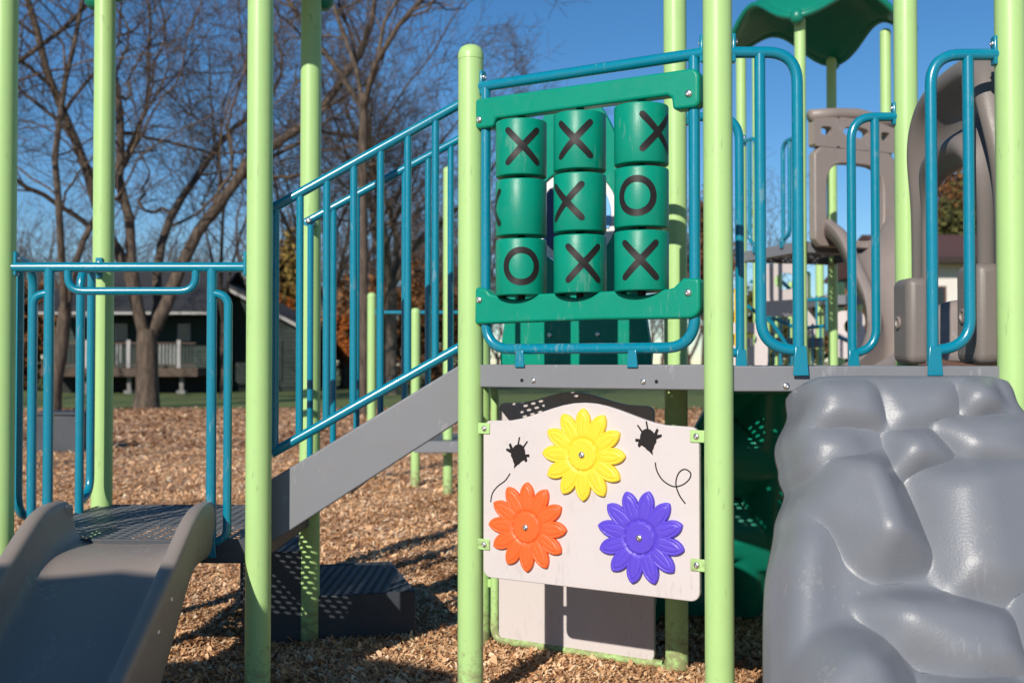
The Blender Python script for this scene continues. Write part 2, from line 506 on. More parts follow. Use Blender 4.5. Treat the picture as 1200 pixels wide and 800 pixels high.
def rand_rot(rs, n, tilt):
    yaw = rs.uniform(0, 2 * PI, n); tx = rs.normal(0, tilt, n); ty = rs.normal(0, tilt, n)
    u = np.stack([np.cos(yaw), np.sin(yaw), np.sin(tx)], 1); v = np.stack([-np.sin(yaw), np.cos(yaw), np.sin(ty)], 1)
    return u, v


def scatter_chips():
    rs = np.random.RandomState(4)
    parts = []
    for y0, y1, n, sc in ((2.0, 4.0, 12000, 1.0), (4.0, 6.5, 140000, 1.0), (6.5, 10, 120000, 1.3), (10, 15, 60000, 1.8), (15, 27, 60000, 2.6)):
        Y = np.sqrt(rs.uniform(y0 ** 2, y1 ** 2, n)); X = rs.uniform(-.56, .56, n) * Y
        ln = rs.gamma(3.2, .0040, n) * sc + .006; wd = rs.uniform(.2, .5, n) * ln
        u, v = rand_rot(rs, n, .58)
        z = np.array([ground_z(a, b) if b < 16 and abs(a) < 16 else 0 for a, b in zip(X, Y)]) + rs.uniform(0.002, .013, n) * sc
        c = np.stack([X, Y, z], 1)
        U = u * (ln / 2)[:, None]; W = v * (wd / 2)[:, None]
        k = rs.uniform(.5, 1, n)[:, None]
        q = np.stack([c - U - W, c + U - W * k, c + U + W * k, c - U + W], 1)
        parts.append(q)
    mat = island_mat('wood_chip', [(0, (.10, .05, .026, 1)), (.10, (.45, .24, .115, 1)), (.5, (.75, .445, .235, 1)), (.85, (.85, .57, .34, 1)), (1, (.88, .73, .52, 1))], patches=True)
    tag(quads_mesh('wood_chips', np.concatenate(parts), mat), 'tan wood chips covering the play area', 'wood chips', kind='stuff')
    # fallen leaves lying in front of the lawn, a few blown in between the chips
    n = 20300
    Y = np.concatenate([27.5 - 12.5 * rs.uniform(0, 1, n - 300) ** 1.5, rs.uniform(4.6, 13, 300)]); X = rs.uniform(-.56, .56, n) * Y
    ln = np.where(Y < 13, rs.uniform(.025, .06, n), rs.uniform(.05, .12, n)); u, v = rand_rot(rs, n, .35)
    c = np.stack([X, Y, rs.uniform(.01, .07, n)], 1)
    U = u * (ln / 2)[:, None]; W = v * (ln * .35)[:, None]
    q = np.stack([c - U, c - W, c + U, c + W], 1)
    mat = island_mat('fallen_leaf', [(0, (.14, .07, .04, 1)), (.3, (.34, .19, .11, 1)), (.8, (.50, .31, .19, 1)), (1, (.58, .40, .26, 1))])
    tag(quads_mesh('fallen_leaves', q, mat), 'dry brown leaves littering the ground before the lawn', 'leaves', kind='stuff')


scatter_chips()

# ------------------------------------------------------------------ posts
def post(p, top, label, r=PR, ground=-.25, group='lime green posts of the play structure', collar=True):
    t = thing('support_post', label, 'post', (p.x, p.y, 0), group)
    mb = MB(); mb.lathe([(r, ground), (r, top - .045)], (p.x, p.y, 0), 40)
    obj('tube', mb, LIME, t)
    mb = MB(); mb.lathe([(r + .0012, top - .05), (r + .0012, top - .035), (r * .97, top - .022), (r * .8, top - .008), (r * .5, top), (r * .02, top + .003)], (p.x, p.y, 0), 40)
    obj('cap', mb, LIME, t, angle=60)
    return t


post(PA, 2.30, 'short lime green post with domed cap where the sloping stair rail meets the tic-tac-toe panel')
post(PB, 3.10, 'tall lime green post standing between the flower panel and the grey rock climber')
post(PC, 3.10, 'tall lime green post beside the taupe slide hood at the edge of the photo')
post(PJ, 3.10, 'tall lime green post half hidden behind the drums of the tic-tac-toe panel')
post(PI_, 3.10, 'tall lime green post at the far leg of the taupe slide hood')
post(PF, 2.30, 'lime green post hidden behind the short domed post')
post(PD, 2.86, 'tall lime green post between the low deck and the near stair rail')
post(PE, 2.86, 'lime green post with a dark shaded top and charcoal steps at its foot')
post(PH, 2.86, 'lime green post at the far corner of the low deck behind the hanging bar')
post(PG, 2.86, 'lime green post at the edge of the photo beside the foreground slide')


# ------------------------------------------------------------------ decks
def deck(name, label, poly, z, lip, mat_top, mat_lip, bolts=()):
    t = thing(name, label, 'deck', (poly[0].x, poly[0].y, z))
    n = len(poly)
    mb = MB()
    inset = []
    cx = sum((p for p in poly), Vector()) / n
    mb.add([(p.x, p.y, z) for p in poly], [tuple(range(n))])
    obj('deck_surface', mb, mat_top, t, smooth=False)
    for i in range(n):
        a, b = poly[i], poly[(i + 1) % n]
        d = (b - a); L = d.length; d.normalize()
        nn = Vector((d.y, -d.x, 0))
        if nn.dot(a - cx) < 0: nn = -nn
        mid = (a + b) / 2 + nn * .0
        mb = MB()
        M = Matrix((d, nn, Vector((0, 0, 1)))).transposed()
        mb.box((mid.x, mid.y, z - lip / 2 + .003), (L - .002, .012, lip), mat=M)
        mb.box((mid.x - nn.x * .03, mid.y - nn.y * .03, z - lip + .006), (L - .08, .05, .008), mat=M)
        obj('deck_rim', mb, mat_lip, t, bevel=.004)
    # stiffening channels under the sheet
    mb = MB()
    e0 = poly[1] - poly[0]
    for k in (.33, .66):
        a = poly[0].lerp(poly[1], k); b = poly[3].lerp(poly[2], k)
        d = (b - a); L = d.length - .06; d.normalize()
        M = Matrix((d, Vector((-d.y, d.x, 0)), Vector((0, 0, 1)))).transposed()
        m = (a + b) / 2
        mb.box((m.x, m.y, z - .03), (L, .03, .05), mat=M)
    obj('stiffener', mb, mat_lip, t)
    return t


low_deck = deck('low_deck', 'low dark perforated metal deck at the top of the foreground slide', [PG, PD, PE, PH], LOW, .085, PERF, DARK_STEP)
tri_deck = deck('raised_deck', 'grey raised deck above the flower panel and below the tic-tac-toe panel', [PA, PB, PJ, PF], DECK, .078, PERF, STEEL_GREY)
sq_deck = deck('raised_deck', 'grey raised square deck at the top of the rock climber', [PB, PC, PI_, PJ], DECK - .0035, .078, PERF, STEEL_GREY)
UAB = (PB - PA).normalized(); NAB = Vector((UAB.y, -UAB.x, 0))
if NAB.y > 0: NAB = -NAB


def on_line(a, b, px, py):
    """Point of the vertical plane through A and B seen at a pixel: (distance from A along AB, height)."""
    k = (px - 600) / FPX
    d = b - a
    t = (k * a.y - a.x) / (d.x - k * d.y)
    q = a + d * t
    return t * d.length, CAMZ - (py - HOR) / FPX * q.y


def Q(s, z, d=0.0):
    """Point in the panel plane between the two front posts; d metres towards the camera."""
    p = PA + UAB * s + NAB * d
    return Vector((p.x, p.y, z))


for s in (.255, .655):
    bolt(tri_deck, Q(s, DECK - .05, .0065), NAB, .010)
for s in (.21, .70):
    mb = MB(); mb.lathe([(.006, 0), (.006, .0015), (.0005, .0016)], Q(s, DECK - .05, .0062), 12, NAB); obj('bolt_hole', mb, BLACK, tri_deck)
p = P(921, 452, PB.y - .006); bolt(sq_deck, (p.x, PB.y - .0065, p.z), (0, -1, 0), .011)

# ------------------------------------------------------------------ tic-tac-toe panel
def bracket(parent, p, to, h=.075):
    """Flat clamp plate between a post and the end of a rail, with one bolt."""
    d = (to - p); d.z = 0; d.normalize()
    n = Vector((d.y, -d.x, 0))
    if n.y > 0: n = -n
    mb = MB()
    c = p + d * (PR + .004)
    M = Matrix((d, n, Vector((0, 0, 1)))).transposed()
    mb.box((c.x, c.y, p.z + .012), (.012, .03, h), mat=M)
    b = obj('bracket', mb, BLUE, parent, bevel=.004)
    bolt(b, Vector((c.x, c.y, p.z + h * .38)) + d * .006, (d * .8 + n * .6), .008)
    return b


def tictactoe():
    t = thing('tic_tac_toe_panel', 'green tic-tac-toe panel with nine turning drums in a blue tube frame', 'play panel', (PA.x, PA.y, DECK))
    zt, zb = 2.150, 1.237
    s0, s1 = .062, .826
    L = .9
    mb = MB(); mb.tube([Q(PR - .005, zt), Q(L - PR + .005, zt)], TUBE + .001, 16)
    obj('top_rail', mb, BLUE, t)
    mb = MB(); mb.tube(fillet([Q(s0, zt - .005), Q(s0, zb), Q(s1, zb), Q(s1, zt - .005)], .10, 10), TUBE, 16)
    obj('frame', mb, BLUE, t, angle=60)
    for s in (.205, .62):
        mb = MB()
        mb.prism([(-.013, 0), (.013, 0), (.019, -.062), (-.019, -.062)], Q(s, zb, .010), UAB, (0, 0, 1), .006)
        obj('foot_tab', mb, BLUE, t, bevel=.002)
    bracket(t, Vector((PA.x, PA.y, zt)), PB, .085); bracket(t, Vector((PB.x, PB.y, zt)), PA, .085)
    # the two moulded bars
    e0, e1 = .036, .852

    def arc(cx, cz, r, a0, a1, n=5):
        return [(cx + r * math.cos(R(a0 + (a1 - a0) * k / n)), cz + r * math.sin(R(a0 + (a1 - a0) * k / n))) for k in range(n + 1)]
    top = arc(e0 + .014, 1.998 + .014, .014, 180, 270) + arc(e0 + .062, 2.012, .014, 270, 360) + [(e0 + .083, 2.026)]
    top += [(e1 - .105, 2.026), (e1 - .09, 2.016)] + arc(e1 - .074, 1.992, .014, 200, 270) + arc(e1 - .02, 1.998, .02, 270, 360) + arc(e1 - .03, 2.070, .03, 0, 90) + arc(e0 + .012, 2.090, .012, 90, 180)
    mb = MB(); mb.prism(top, Q(0, 0, -.026), UAB, (0, 0, 1), .056); tb = obj('top_bar', mb, GREEN, t, bevel=.009, bseg=3)
    bot = arc(e0 + .01, 1.335, .012, 180, 270) + [(.2, 1.326), (.5, 1.329)] + arc(e1 - .035, 1.362, .035, 270, 360, 6)
    up = arc(e1 - .014, 1.436, .014, 0, 90) + arc(e1 - .05, 1.44, .012, 90, 150, 3) + [(e1 - .085, 1.424), (e1 - .10, 1.420)]
    for c in (.655, .43, .205):
        up += [(c + .082, 1.420), (c + .055, 1.409), (c, 1.401), (c - .055, 1.409), (c - .082, 1.420)]
    up += [(.095, 1.426), (e0 + .05, 1.44)] + arc(e0 + .014, 1.437, .014, 90, 180)
    mb = MB(); mb.prism(bot + up, Q(0, 0, -.026), UAB, (0, 0, 1), .056); bb = obj('bottom_bar', mb, GREEN, t, bevel=.009, bseg=3)
    for s, z, par in ((e0 + .018, 2.028, tb), (e1 - .032, 2.022, tb), (e0 + .018, 1.406, bb), (e1 - .036, 1.406, bb)):
        bolt(par, Q(s, z, .031), NAB, .012)
    # drums
    rad, hh = .0868, .191
    cols = (.205, .428, .648); rows = (1.911, 1.7105, 1.5105)
    # where on each drum the mark sits: angle to the right of the panel's facing direction, sign
    marks = [[('x', 33), ('x', 16), ('x', 60)], [('x', -61), ('x', -3), ('o', 14)], [('o', 30), ('x', 35), ('x', 21)]]
    for c in range(3):
        mb = MB(); mb.tube([Q(cols[c], 1.37), Q(cols[c], 2.05)], .013, 12)
        obj('axle', mb, BLACK, t)
    for r_ in range(3):
        for c in range(3):
            o = Q(cols[c], 0, 0.002)
            mb = MB()
            z = rows[r_]
            mb.lathe([(.02, z - hh / 2 + .004), (rad - .006, z - hh / 2 + .001), (rad - .0015, z - hh / 2 + .0025), (rad, z - hh / 2 + .006), (rad, z + hh / 2 - .006), (rad - .0015, z + hh / 2 - .0025), (rad - .006, z + hh / 2 - .001), (.02, z + hh / 2 - .004)], o, 56)
            d = obj('drum', mb, GREEN, t, angle=50)
            kind, ang = marks[r_][c]
            base = math.atan2(NAB.y, NAB.x) + R(ang)
            H = .061

            def on(u, v, e=.0008):
                a = base + u / rad
                return Vector((o.x + (rad + e) * math.cos(a), o.y + (rad + e) * math.sin(a), z + v))
            mk = MB()

            def stroke(path, wd, closed=False):
                n = len(path); k0 = len(mk.v)
                for i, (u, v) in enumerate(path):
                    if closed: a, b = path[i - 1], path[(i + 1) % n]
                    else: a, b = path[max(0, i - 1)], path[min(n - 1, i + 1)]
                    tx, ty = b[0] - a[0], b[1] - a[1]; l = math.hypot(tx, ty)
                    nx, ny = -ty / l * wd / 2, tx / l * wd / 2
                    f = 1.0
                    if not closed:
                        q = min(i, n - 1 - i); f = (0.25, .72, .93, 1.0)[min(q, 3)]
                    mk.v.append(tuple(on(u + nx * f, v + ny * f))); mk.v.append(tuple(on(u - nx * f, v - ny * f)))
                for i in range(n if closed else n - 1):
                    j = (i + 1) % n
                    mk.f.append((k0 + 2 * i, k0 + 2 * i + 1, k0 + 2 * j + 1, k0 + 2 * j)); mk.m.append(0)
            wd = .0215
            if kind == 'x':
                ends = [0, .02, .05, .09] + [.09 + .82 * k / 12 for k in range(1, 12)] + [.91, .95, .98, 1]
                stroke([(-.058 + .116 * e, -H + 2 * H * e) for e in ends], wd)
                k1 = len(mk.v)
                stroke([(-.058 + .116 * e, H - 2 * H * e) for e in ends], wd)
                for i in range(k1, len(mk.v)):      # the second stroke lies a hair above the first
                    x, y, zz = mk.v[i]; q = Vector((x - o.x, y - o.y, 0)).normalized() * .0006
                    mk.v[i] = (x + q.x, y + q.y, zz)
            else:
                stroke([(0.0535 * math.cos(2 * PI * k / 40), .0535 * math.sin(2 * PI * k / 40)) for k in range(40)], wd, True)
            obj('x_mark' if kind == 'x' else 'o_mark', mk, BLACK, d, angle=180)
    return t


tictactoe()


# ------------------------------------------------------------------ flower panel
def dome_panel(s0, s1, z0, z1, hump, r=.03, n=16):
    pts = []
    def arc(cx, cz, a0, a1):
        return [(cx + r * math.cos(R(a0 + (a1 - a0) * k / 5)), cz + r * math.sin(R(a0 + (a1 - a0) * k / 5))) for k in range(6)]
    pts += arc(s0 + r, z0 + r, 180, 270) + arc(s1 - r, z0 + r, 270, 360) + arc(s1 - r, z1 - r, 0, 90)
    for k in range(1, n):
        s = s1 - .07 - (s1 - s0 - .14) * k / n
        pts.append((s, z1 + hump * .5 * (1 - math.cos(2 * PI * k / n))))
    pts += arc(s0 + r, z1 - r, 90, 180)
    return pts


def flower(parent, s, z, tip, mat, rot, name='flower'):
    NP, SUB, RINGS = 12, 24, 44
    nth = NP * SUB
    mb = MB()
    notch = tip * .69
    sm = lambda e0, e1, x: (lambda t: t * t * (3 - 2 * t))(min(1, max(0, (x - e0) / (e1 - e0))))
    def pt(th, r, h):
        return Q(s + r * math.cos(th + rot), z + r * math.sin(th + rot), .0105 + h)
    prof = [i / RINGS for i in range(RINGS + 1)]
    k0 = 0
    for i, f in enumerate(prof):
        for j in range(nth):
            th = 2 * PI * j / nth
            a = ((j % SUB) / SUB - .5) * 2
            a = abs(a)
            Rm = notch + (tip - notch) * (1 - (.42 * a + .58 * a * a)) ** .8 if a < 1 else notch
            r = f * Rm
            h = .013
            # raised centre button, a ring groove round it and a raised leaf inside each petal
            h += .0035 * (1 - sm(.0485, .0515, r))
            h -= .0030 * math.exp(-((r - .053) / .0022) ** 2)
            lw = (1 - (.42 * a + .58 * a * a)) if a < 1 else 0
            rin = notch * .62 + (tip * .93 - notch * .62) * lw ** .8      # leaf outline routed inside each petal
            if r > .06:
                dd = (r - rin) / .0028
                h -= .0022 * math.exp(-dd * dd) * sm(.05, .2, lw)
                h += .0012 * sm(0, .012, rin - r)
                h -= .0012 * math.exp(-(a / .10) ** 2) * sm(.062, .075, r) * (1 - sm(.75, .9, f))
            h += .0012 * (1 - a) * sm(.055, .075, r)
            if f > .94: h -= .004 * ((f - .94) / .06) ** 2
            mb.v.append(tuple(pt(th, max(r, .0002), h)))
    for j in range(nth):
        th = 2 * PI * j / nth; a = abs(((j % SUB) / SUB - .5) * 2)
        Rm = notch + (tip - notch) * (1 - (.42 * a + .58 * a * a)) ** .8 if a < 1 else notch
        mb.v.append(tuple(pt(th, Rm, 0)))
    for i in range(RINGS + 1):
        for j in range(nth):
            a, b = i * nth + j, i * nth + (j + 1) % nth
            mb.f.append((a, a + nth, b + nth, b)); mb.m.append(0)
    fl = obj(name, mb, mat, parent, angle=50)
    bolt(fl, Q(s, z, .0105 + .0168), NAB, .0115)
    return fl


def bee(parent, s, z, sc, mirror, rot):
    body = []
    for k in range(20):
        a = 2 * PI * k / 20
        x, y = .70 * math.cos(a), .92 * math.sin(a)
        if y < -.5: x *= .72
        body.append((x, y))
    body[15] = (0.1, -1.25)
    wing1 = [(-.6, .2), (-1.05, .35), (-1.12, .12), (-.85, .05), (-1.0, -.25), (-.9, -.42), (-.55, -.2)]
    wing2 = [(.55, .3), (.95, .75), (1.08, .6), (.85, .25), (1.25, .2), (1.2, .02), (.6, -.1)]
    ant1 = [(-.42, .75), (-.66, 1.35), (-.57, 1.38), (-.30, .8)]
    ant2 = [(.12, .85), (.16, 1.5), (.26, 1.5), (.24, .85)]
    t = MB()
    c, sn = math.cos(rot), math.sin(rot)
    for k, poly in enumerate((body, wing1, wing2, ant1, ant2)):
        pl = [((x * mirror) * c - y * sn, (x * mirror) * sn + y * c) for x, y in poly]
        if mirror < 0: pl = pl[::-1]
        t.prism([(s + x * sc, z + y * sc) for x, y in pl], Q(0, 0, .0101), UAB, (0, 0, 1), .0016 + .0004 * k)
    return obj('bee', t, BLACK, parent, smooth=False)


def spline(pts, n=8):
    out = []
    q = [pts[0]] + pts + [pts[-1]]
    for i in range(1, len(q) - 2):
        p0, p1, p2, p3 = [Vector(x) for x in q[i - 1:i + 3]]
        for k in range(n):
            t = k / n
            out.append(.5 * ((2 * p1) + (p2 - p0) * t + (2 * p0 - 5 * p1 + 4 * p2 - p3) * t * t + (3 * p1 - p0 - 3 * p2 + p3) * t ** 3))
    out.append(Vector(pts[-1]))
    return out


def flower_panel():
    t = thing('flower_panel', 'beige panel with yellow, orange and purple flowers and two black bees under the raised deck', 'play panel', (PA.x, PA.y, .45))
    s0, s1 = .058, .842
    mb = MB(); mb.prism(dome_panel(s0, s1, .455, .992, .068), Q(0, 0, -.009), UAB, (0, 0, 1), .019)
    obj('panel_sheet', mb, BEIGE, t, bevel=.003)
    for (px, py, tip, mat, rot, nm) in ((686, 532, .151, YELLOW, R(15), 'yellow_flower'), (620.5, 616, .150, ORANGE, R(15), 'orange_flower'), (752.5, 628, .150, PURPLE, R(4), 'purple_flower')):
        s, z = on_line(PA, PB, px, py)
        flower(t, s, z, tip, mat, rot, nm)
    s, z = on_line(PA, PB, 609, 532); bee(t, s, z, .0395, -1, R(-14))
    s, z = on_line(PA, PB, 761, 515); bee(t, s, z, .0395, 1, R(14))
    for path in ([(599.5, 554), (594, 562), (585, 569), (579, 577), (577, 587)],
                 [(769, 541), (771, 551), (778, 562), (790, 569), (801, 567), (809, 560), (810, 553), (803, 549), (796, 554), (793, 566), (797, 579), (804, 589)]):
        pts = [on_line(PA, PB, *q) for q in path]
        sp = spline([Vector((a, b, 0)) for a, b in pts], 8)
        mb = MB(); mb.tube([Q(p.x, p.y, .0098) for p in sp], .0024, 6)
        obj('flight_trail', mb, BLACK, t)
    for px, py, post_, sg in ((560, 501, PA, 1), (559, 635, PA, 1), (829, 511, PB, -1), (828, 661, PB, -1)):
        s, z = on_line(PA, PB, px, py)
        a, b = (PR - .006, s0 + .028) if sg > 0 else (s1 - .028, .9 - PR + .006)
        mb = MB(); mb.prism([(a, z - .019), (b, z - .019), (b, z + .019), (a, z + .019)] if True else [], Q(0, 0, .0108), UAB, (0, 0, 1), .005)
        br = obj('clamp', mb, LIME, t, bevel=.004)
        bolt(br, Q((s0 + .008) if sg > 0 else (s1 - .006), z, .0160), NAB, .0105)
    return t


flower_panel()

# ------------------------------------------------------------------ panels between the two rear posts
UFJ = (PJ - PF).normalized(); NFJ = Vector((UFJ.y, -UFJ.x, 0))


def QF(s, z, d=0.0):
    p = PF + UFJ * s + NFJ * d
    return Vector((p.x, p.y, z))


def rear_low_panel():
    t = thing('beige_playboard', 'plain beige panel in a lime tube frame standing on the mulch behind the flower panel', 'play panel', (PF.x, PF.y, 0))
    mb = MB(); mb.prism(dome_panel(.10, .81, .02, 1.02, .05), QF(0, 0, -.01), UFJ, (0, 0, 1), .02)
    obj('panel_sheet', mb, BEIGE, t, bevel=.003)
    mb = MB(); mb.tube(fillet([QF(.075, 1.08), QF(.075, .015), QF(.85, .015), QF(.85, .02)], .05, 8), .018, 14)
    obj('frame', mb, LIME, t, angle=60)
    for z in (.25, .9):
        mb = MB(); mb.box(QF(.062, z, 0), (.05, .012, .035), mat=Matrix((UFJ, NFJ, Vector((0, 0, 1)))).transposed()); obj('clamp', mb, LIME, t, bevel=.003)


rear_low_panel()


def porthole_panel():
    t = thing('porthole_panel', 'green bell shaped panel with a round blue and white picture behind the tic-tac-toe drums', 'play panel', (PF.x, PF.y, DECK))
    c, cz, rh = .455, 1.79, .20
    outer, inner = [], []
    n = 72
    for k in range(n):
        a = 2 * PI * k / n
        inner.append((c + rh * math.cos(a), cz + rh * math.sin(a)))
        x, y = math.cos(a), math.sin(a)
        if y > 0.05:
            rx = .255
            outer.append((c + rx * math.copysign(abs(x) ** 1.0, x), cz + .52 * y ** 1.2))
        else:
            # bell skirt: widens down to the deck
            tt = min(1, (-y) / .62)
            if -y < .62: outer.append((c + math.copysign((.255 + .10 * tt), x), cz + (-.61) * tt))
            else:
                outer.append((c + max(-.355, min(.355, x / .79 * .355)), cz - .61))
    mb = MB(); mb.ring_plate(outer, inner, QF(0, 0, -.012), UFJ, (0, 0, 1), .024)
    obj('panel_sheet', mb, GREEN, t, bevel=.004)

    def disc(name, r, d, mat, pc=None, a0=0, a1=360, r0=None):
        pts = [(c + r * math.cos(R(a0 + (a1 - a0) * k / 40)), cz + r * math.sin(R(a0 + (a1 - a0) * k / 40))) for k in range(41 if a1 - a0 < 360 else 40)]
        if r0 is not None:
            pts += [(c + r0 * math.cos(R(a1 - (a1 - a0) * k / 40)), cz + r0 * math.sin(R(a1 - (a1 - a0) * k / 40))) for k in range(41)]
        m_ = MB(); m_.prism(pts, QF(0, 0, d), UFJ, (0, 0, 1), .002 + .0)
        return obj(name, m_, mat, t, smooth=False)
    d0 = disc('picture_disc', .198, -.004, WHITE)
    disc('navy_field', .165, -.001, NAVY, a0=130, a1=250, r0=.05)
    disc('navy_field', .16, -.001, NAVY, a0=-75, a1=12, r0=.06)
    disc('light_blue_field', .17, .002, SKYB, a0=-20, a1=30, r0=.11)
    disc('lime_field', .13, .0045, LIMEP, a0=-110, a1=-8, r0=.02)
    disc('yellow_ring', .135, .007, YELLOW, a0=-70, a1=25, r0=.115)
    for s, z in ((.35, 1.275), (.57, 1.275)): bolt(t, QF(s, z + .03, .0125), NFJ, .011)


porthole_panel()


# ------------------------------------------------------------------ grab rails beside the climbers and openings
def grab_rail(p, inward, base_z, top_z, label, group, inner=.13, outer=.245, name='grab_rail', foot=True):
    """Hand loop: bar from the post bending down to the deck, second upright curving into it."""
    d = Vector(inward).normalized()
    t = thing(name, label, 'grab rail', (p.x, p.y, base_z), group)
    q = lambda s, z: Vector((p.x + d.x * s, p.y + d.y * s, z))
    mb = MB(); mb.tube(fillet([q(PR - .004, top_z), q(outer, top_z), q(outer, base_z - .01)], .095, 10), TUBE, 16)
    obj('outer_bar', mb, BLUE, t, angle=60)
    mb = MB(); mb.tube(fillet([q(inner, top_z - .004), q(inner, base_z + .065), q(outer - .003, base_z + .045)], .095, 10), TUBE * .97, 16)
    obj('inner_bar', mb, BLUE, t, angle=60)
    bracket(t, Vector((p.x, p.y, top_z)), p + d * .9, .09)
    if foot:
        n = Vector((d.y, -d.x, 0))
        if n.y > 0: n = -n
        mb = MB(); mb.prism([(-.017, .06), (.017, .06), (.024, -.03), (-.024, -.03)], q(outer, base_z) + n * .022, d, (0, 0, 1), .007)
        obj('foot_tab', mb, BLUE, t, bevel=.002)
    return t


G1 = 'blue grab rails of the square deck'
grab_rail(PB, (1, 0, 0), DECK, 2.145, 'blue grab rail fixed to the post right beside the tic-tac-toe panel', G1)
grab_rail(PC, (-1, 0, 0), DECK, 2.138, 'blue grab rail standing in front of the taupe slide hood', G1)
grab_rail(PJ, (1, 0, 0), DECK, 2.150, 'partly shaded blue grab rail mostly hidden behind the near lime post', G1, .13, .25)
grab_rail(PI_, (-1, 0, 0), DECK, 2.150, 'blue grab rail directly in front of the distant curved taupe slide', G1, .122, .215)


# ------------------------------------------------------------------ grey rock climber
def climber(label, mat, boulders, wt, wb, cx_t, cx_b, y_t, y_b, zt, nu=190, nv=220, name='rock_climber', edge=.09, thick=.03, px=True, left=None, gain=1.0):
    """Moulded sheet from the deck edge (y_t, zt) down to the ground (y_b, 0); BOULDERS are convex faceted lumps with rounded edges."""
    LEN = math.hypot(y_b - y_t, zt)

    def base(u, v):
        y = y_t + (y_b - y_t) * (v * .55 + .45 * v ** 2.0)
        z = zt * (1 - v) - .05 * v
        w_ = wt + (wb - wt) * min(1, v * 1.1)
        x = cx_t + (cx_b - cx_t) * v + (u - .5) * w_
        return Vector((x, y, z))

    def nrm(v):
        e = 1e-3
        a = base(.5, max(0, v - e)); b = base(.5, min(1, v + e))
        n = Vector((1, 0, 0)).cross((b - a).normalized()).normalized()
        return n if n.z > 0 else -n

    def met(u, v):                         # metric coordinates on the sheet
        w_ = wt + (wb - wt) * min(1, v * 1.1)
        return ((u - .5) * w_, v * LEN)
    tab = []
    if px:
        for i in range(-10, 91):
            for j in range(0, 91):
                p = base(i / 80, j / 80) + nrm(min(1, j / 80)) * .13
                tab.append((600 + FPX * p.x / p.y, HOR - FPX * (p.z - CAMZ) / p.y, met(i / 80, j / 80)))
    lumps = []
    for poly, hh, slope, tilt, extra in boulders:
        pts = []
        for q in poly:
            if px: pts.append(min(tab, key=lambda t_: (t_[0] - q[0]) ** 2 + (t_[1] - q[1]) ** 2)[2])
            else: pts.append(met(*q))
        cx = sum(p[0] for p in pts) / len(pts); cy = sum(p[1] for p in pts) / len(pts)
        hh *= gain
        planes = [(hh - tilt[0] * cx - tilt[1] * cy, tilt[0], tilt[1])]
        for ex in extra:                   # further top facets: (height at centre, slope across, slope down)
            planes.append((ex[0] * gain - ex[1] * cx - ex[2] * cy, ex[1], ex[2]))
        for k in range(len(pts)):
            a, b = pts[k], pts[(k + 1) % len(pts)]
            nx, ny = b[1] - a[1], -(b[0] - a[0]); l = math.hypot(nx, ny) or 1
            nx, ny = nx / l, ny / l
            if (cx - a[0]) * nx + (cy - a[1]) * ny < 0: nx, ny = -nx, -ny
            planes.append((-(a[0] * nx + a[1] * ny) * slope, nx * slope, ny * slope))
        lumps.append(planes)

    def smin(a, b, k):
        h = max(k - abs(a - b), 0) / k
        return min(a, b) - h * h * k * .25

    def height(u, v):
        x, y = met(u, v)
        h = 0.0
        for pl in lumps:
            g = 1e9
            for c, ax, ay in pl:
                q = c + ax * x + ay * y
                g = q if g > 1e8 else smin(g, q, .022)
            if g > h - .03: h = -smin(-h, -g, .032)
        return h + .004 * noise.noise(Vector((x * 5, y * 5, 2)))
    mb = MB()

    def fn(uu, vv):
        u = min(1, max(0, (uu - .03) / .94)); v = min(1, max(0, (vv - .02) / .98))
        off = left(v) if left else .018 * math.sin(v * 17 + 1) + .012 * math.sin(v * 31)
        ue = u + off * (1 - u) ** 3 - off * u ** 3
        p = base(ue, v); n = nrm(v)
        h = height(ue, v)
        ed = min(u, 1 - u)
        rise = edge * (1 - math.exp(-(ed / .035) ** 1.3))
        h *= 1 - math.exp(-((ed + .012) / .04) ** 2)
        p = p + n * (h + rise)
        if uu < .03: p = p - n * (edge * .6 * (1 - uu / .03)) + Vector((-.010 * (1 - uu / .03), 0, 0))
        if uu > .97: p = p - n * (edge * .6 * ((uu - .97) / .03)) + Vector((.010 * ((uu - .97) / .03), 0, 0))
        if vv < .02: p = p - n * (edge + h) * (1 - vv / .02) * .9
        return p
    mb.grid(fn, nu, nv)
    o = obj(name, mb, mat, None, origin=(cx_b, y_b, 0), angle=180, solid=thick)
    return tag(o, label, 'climber')


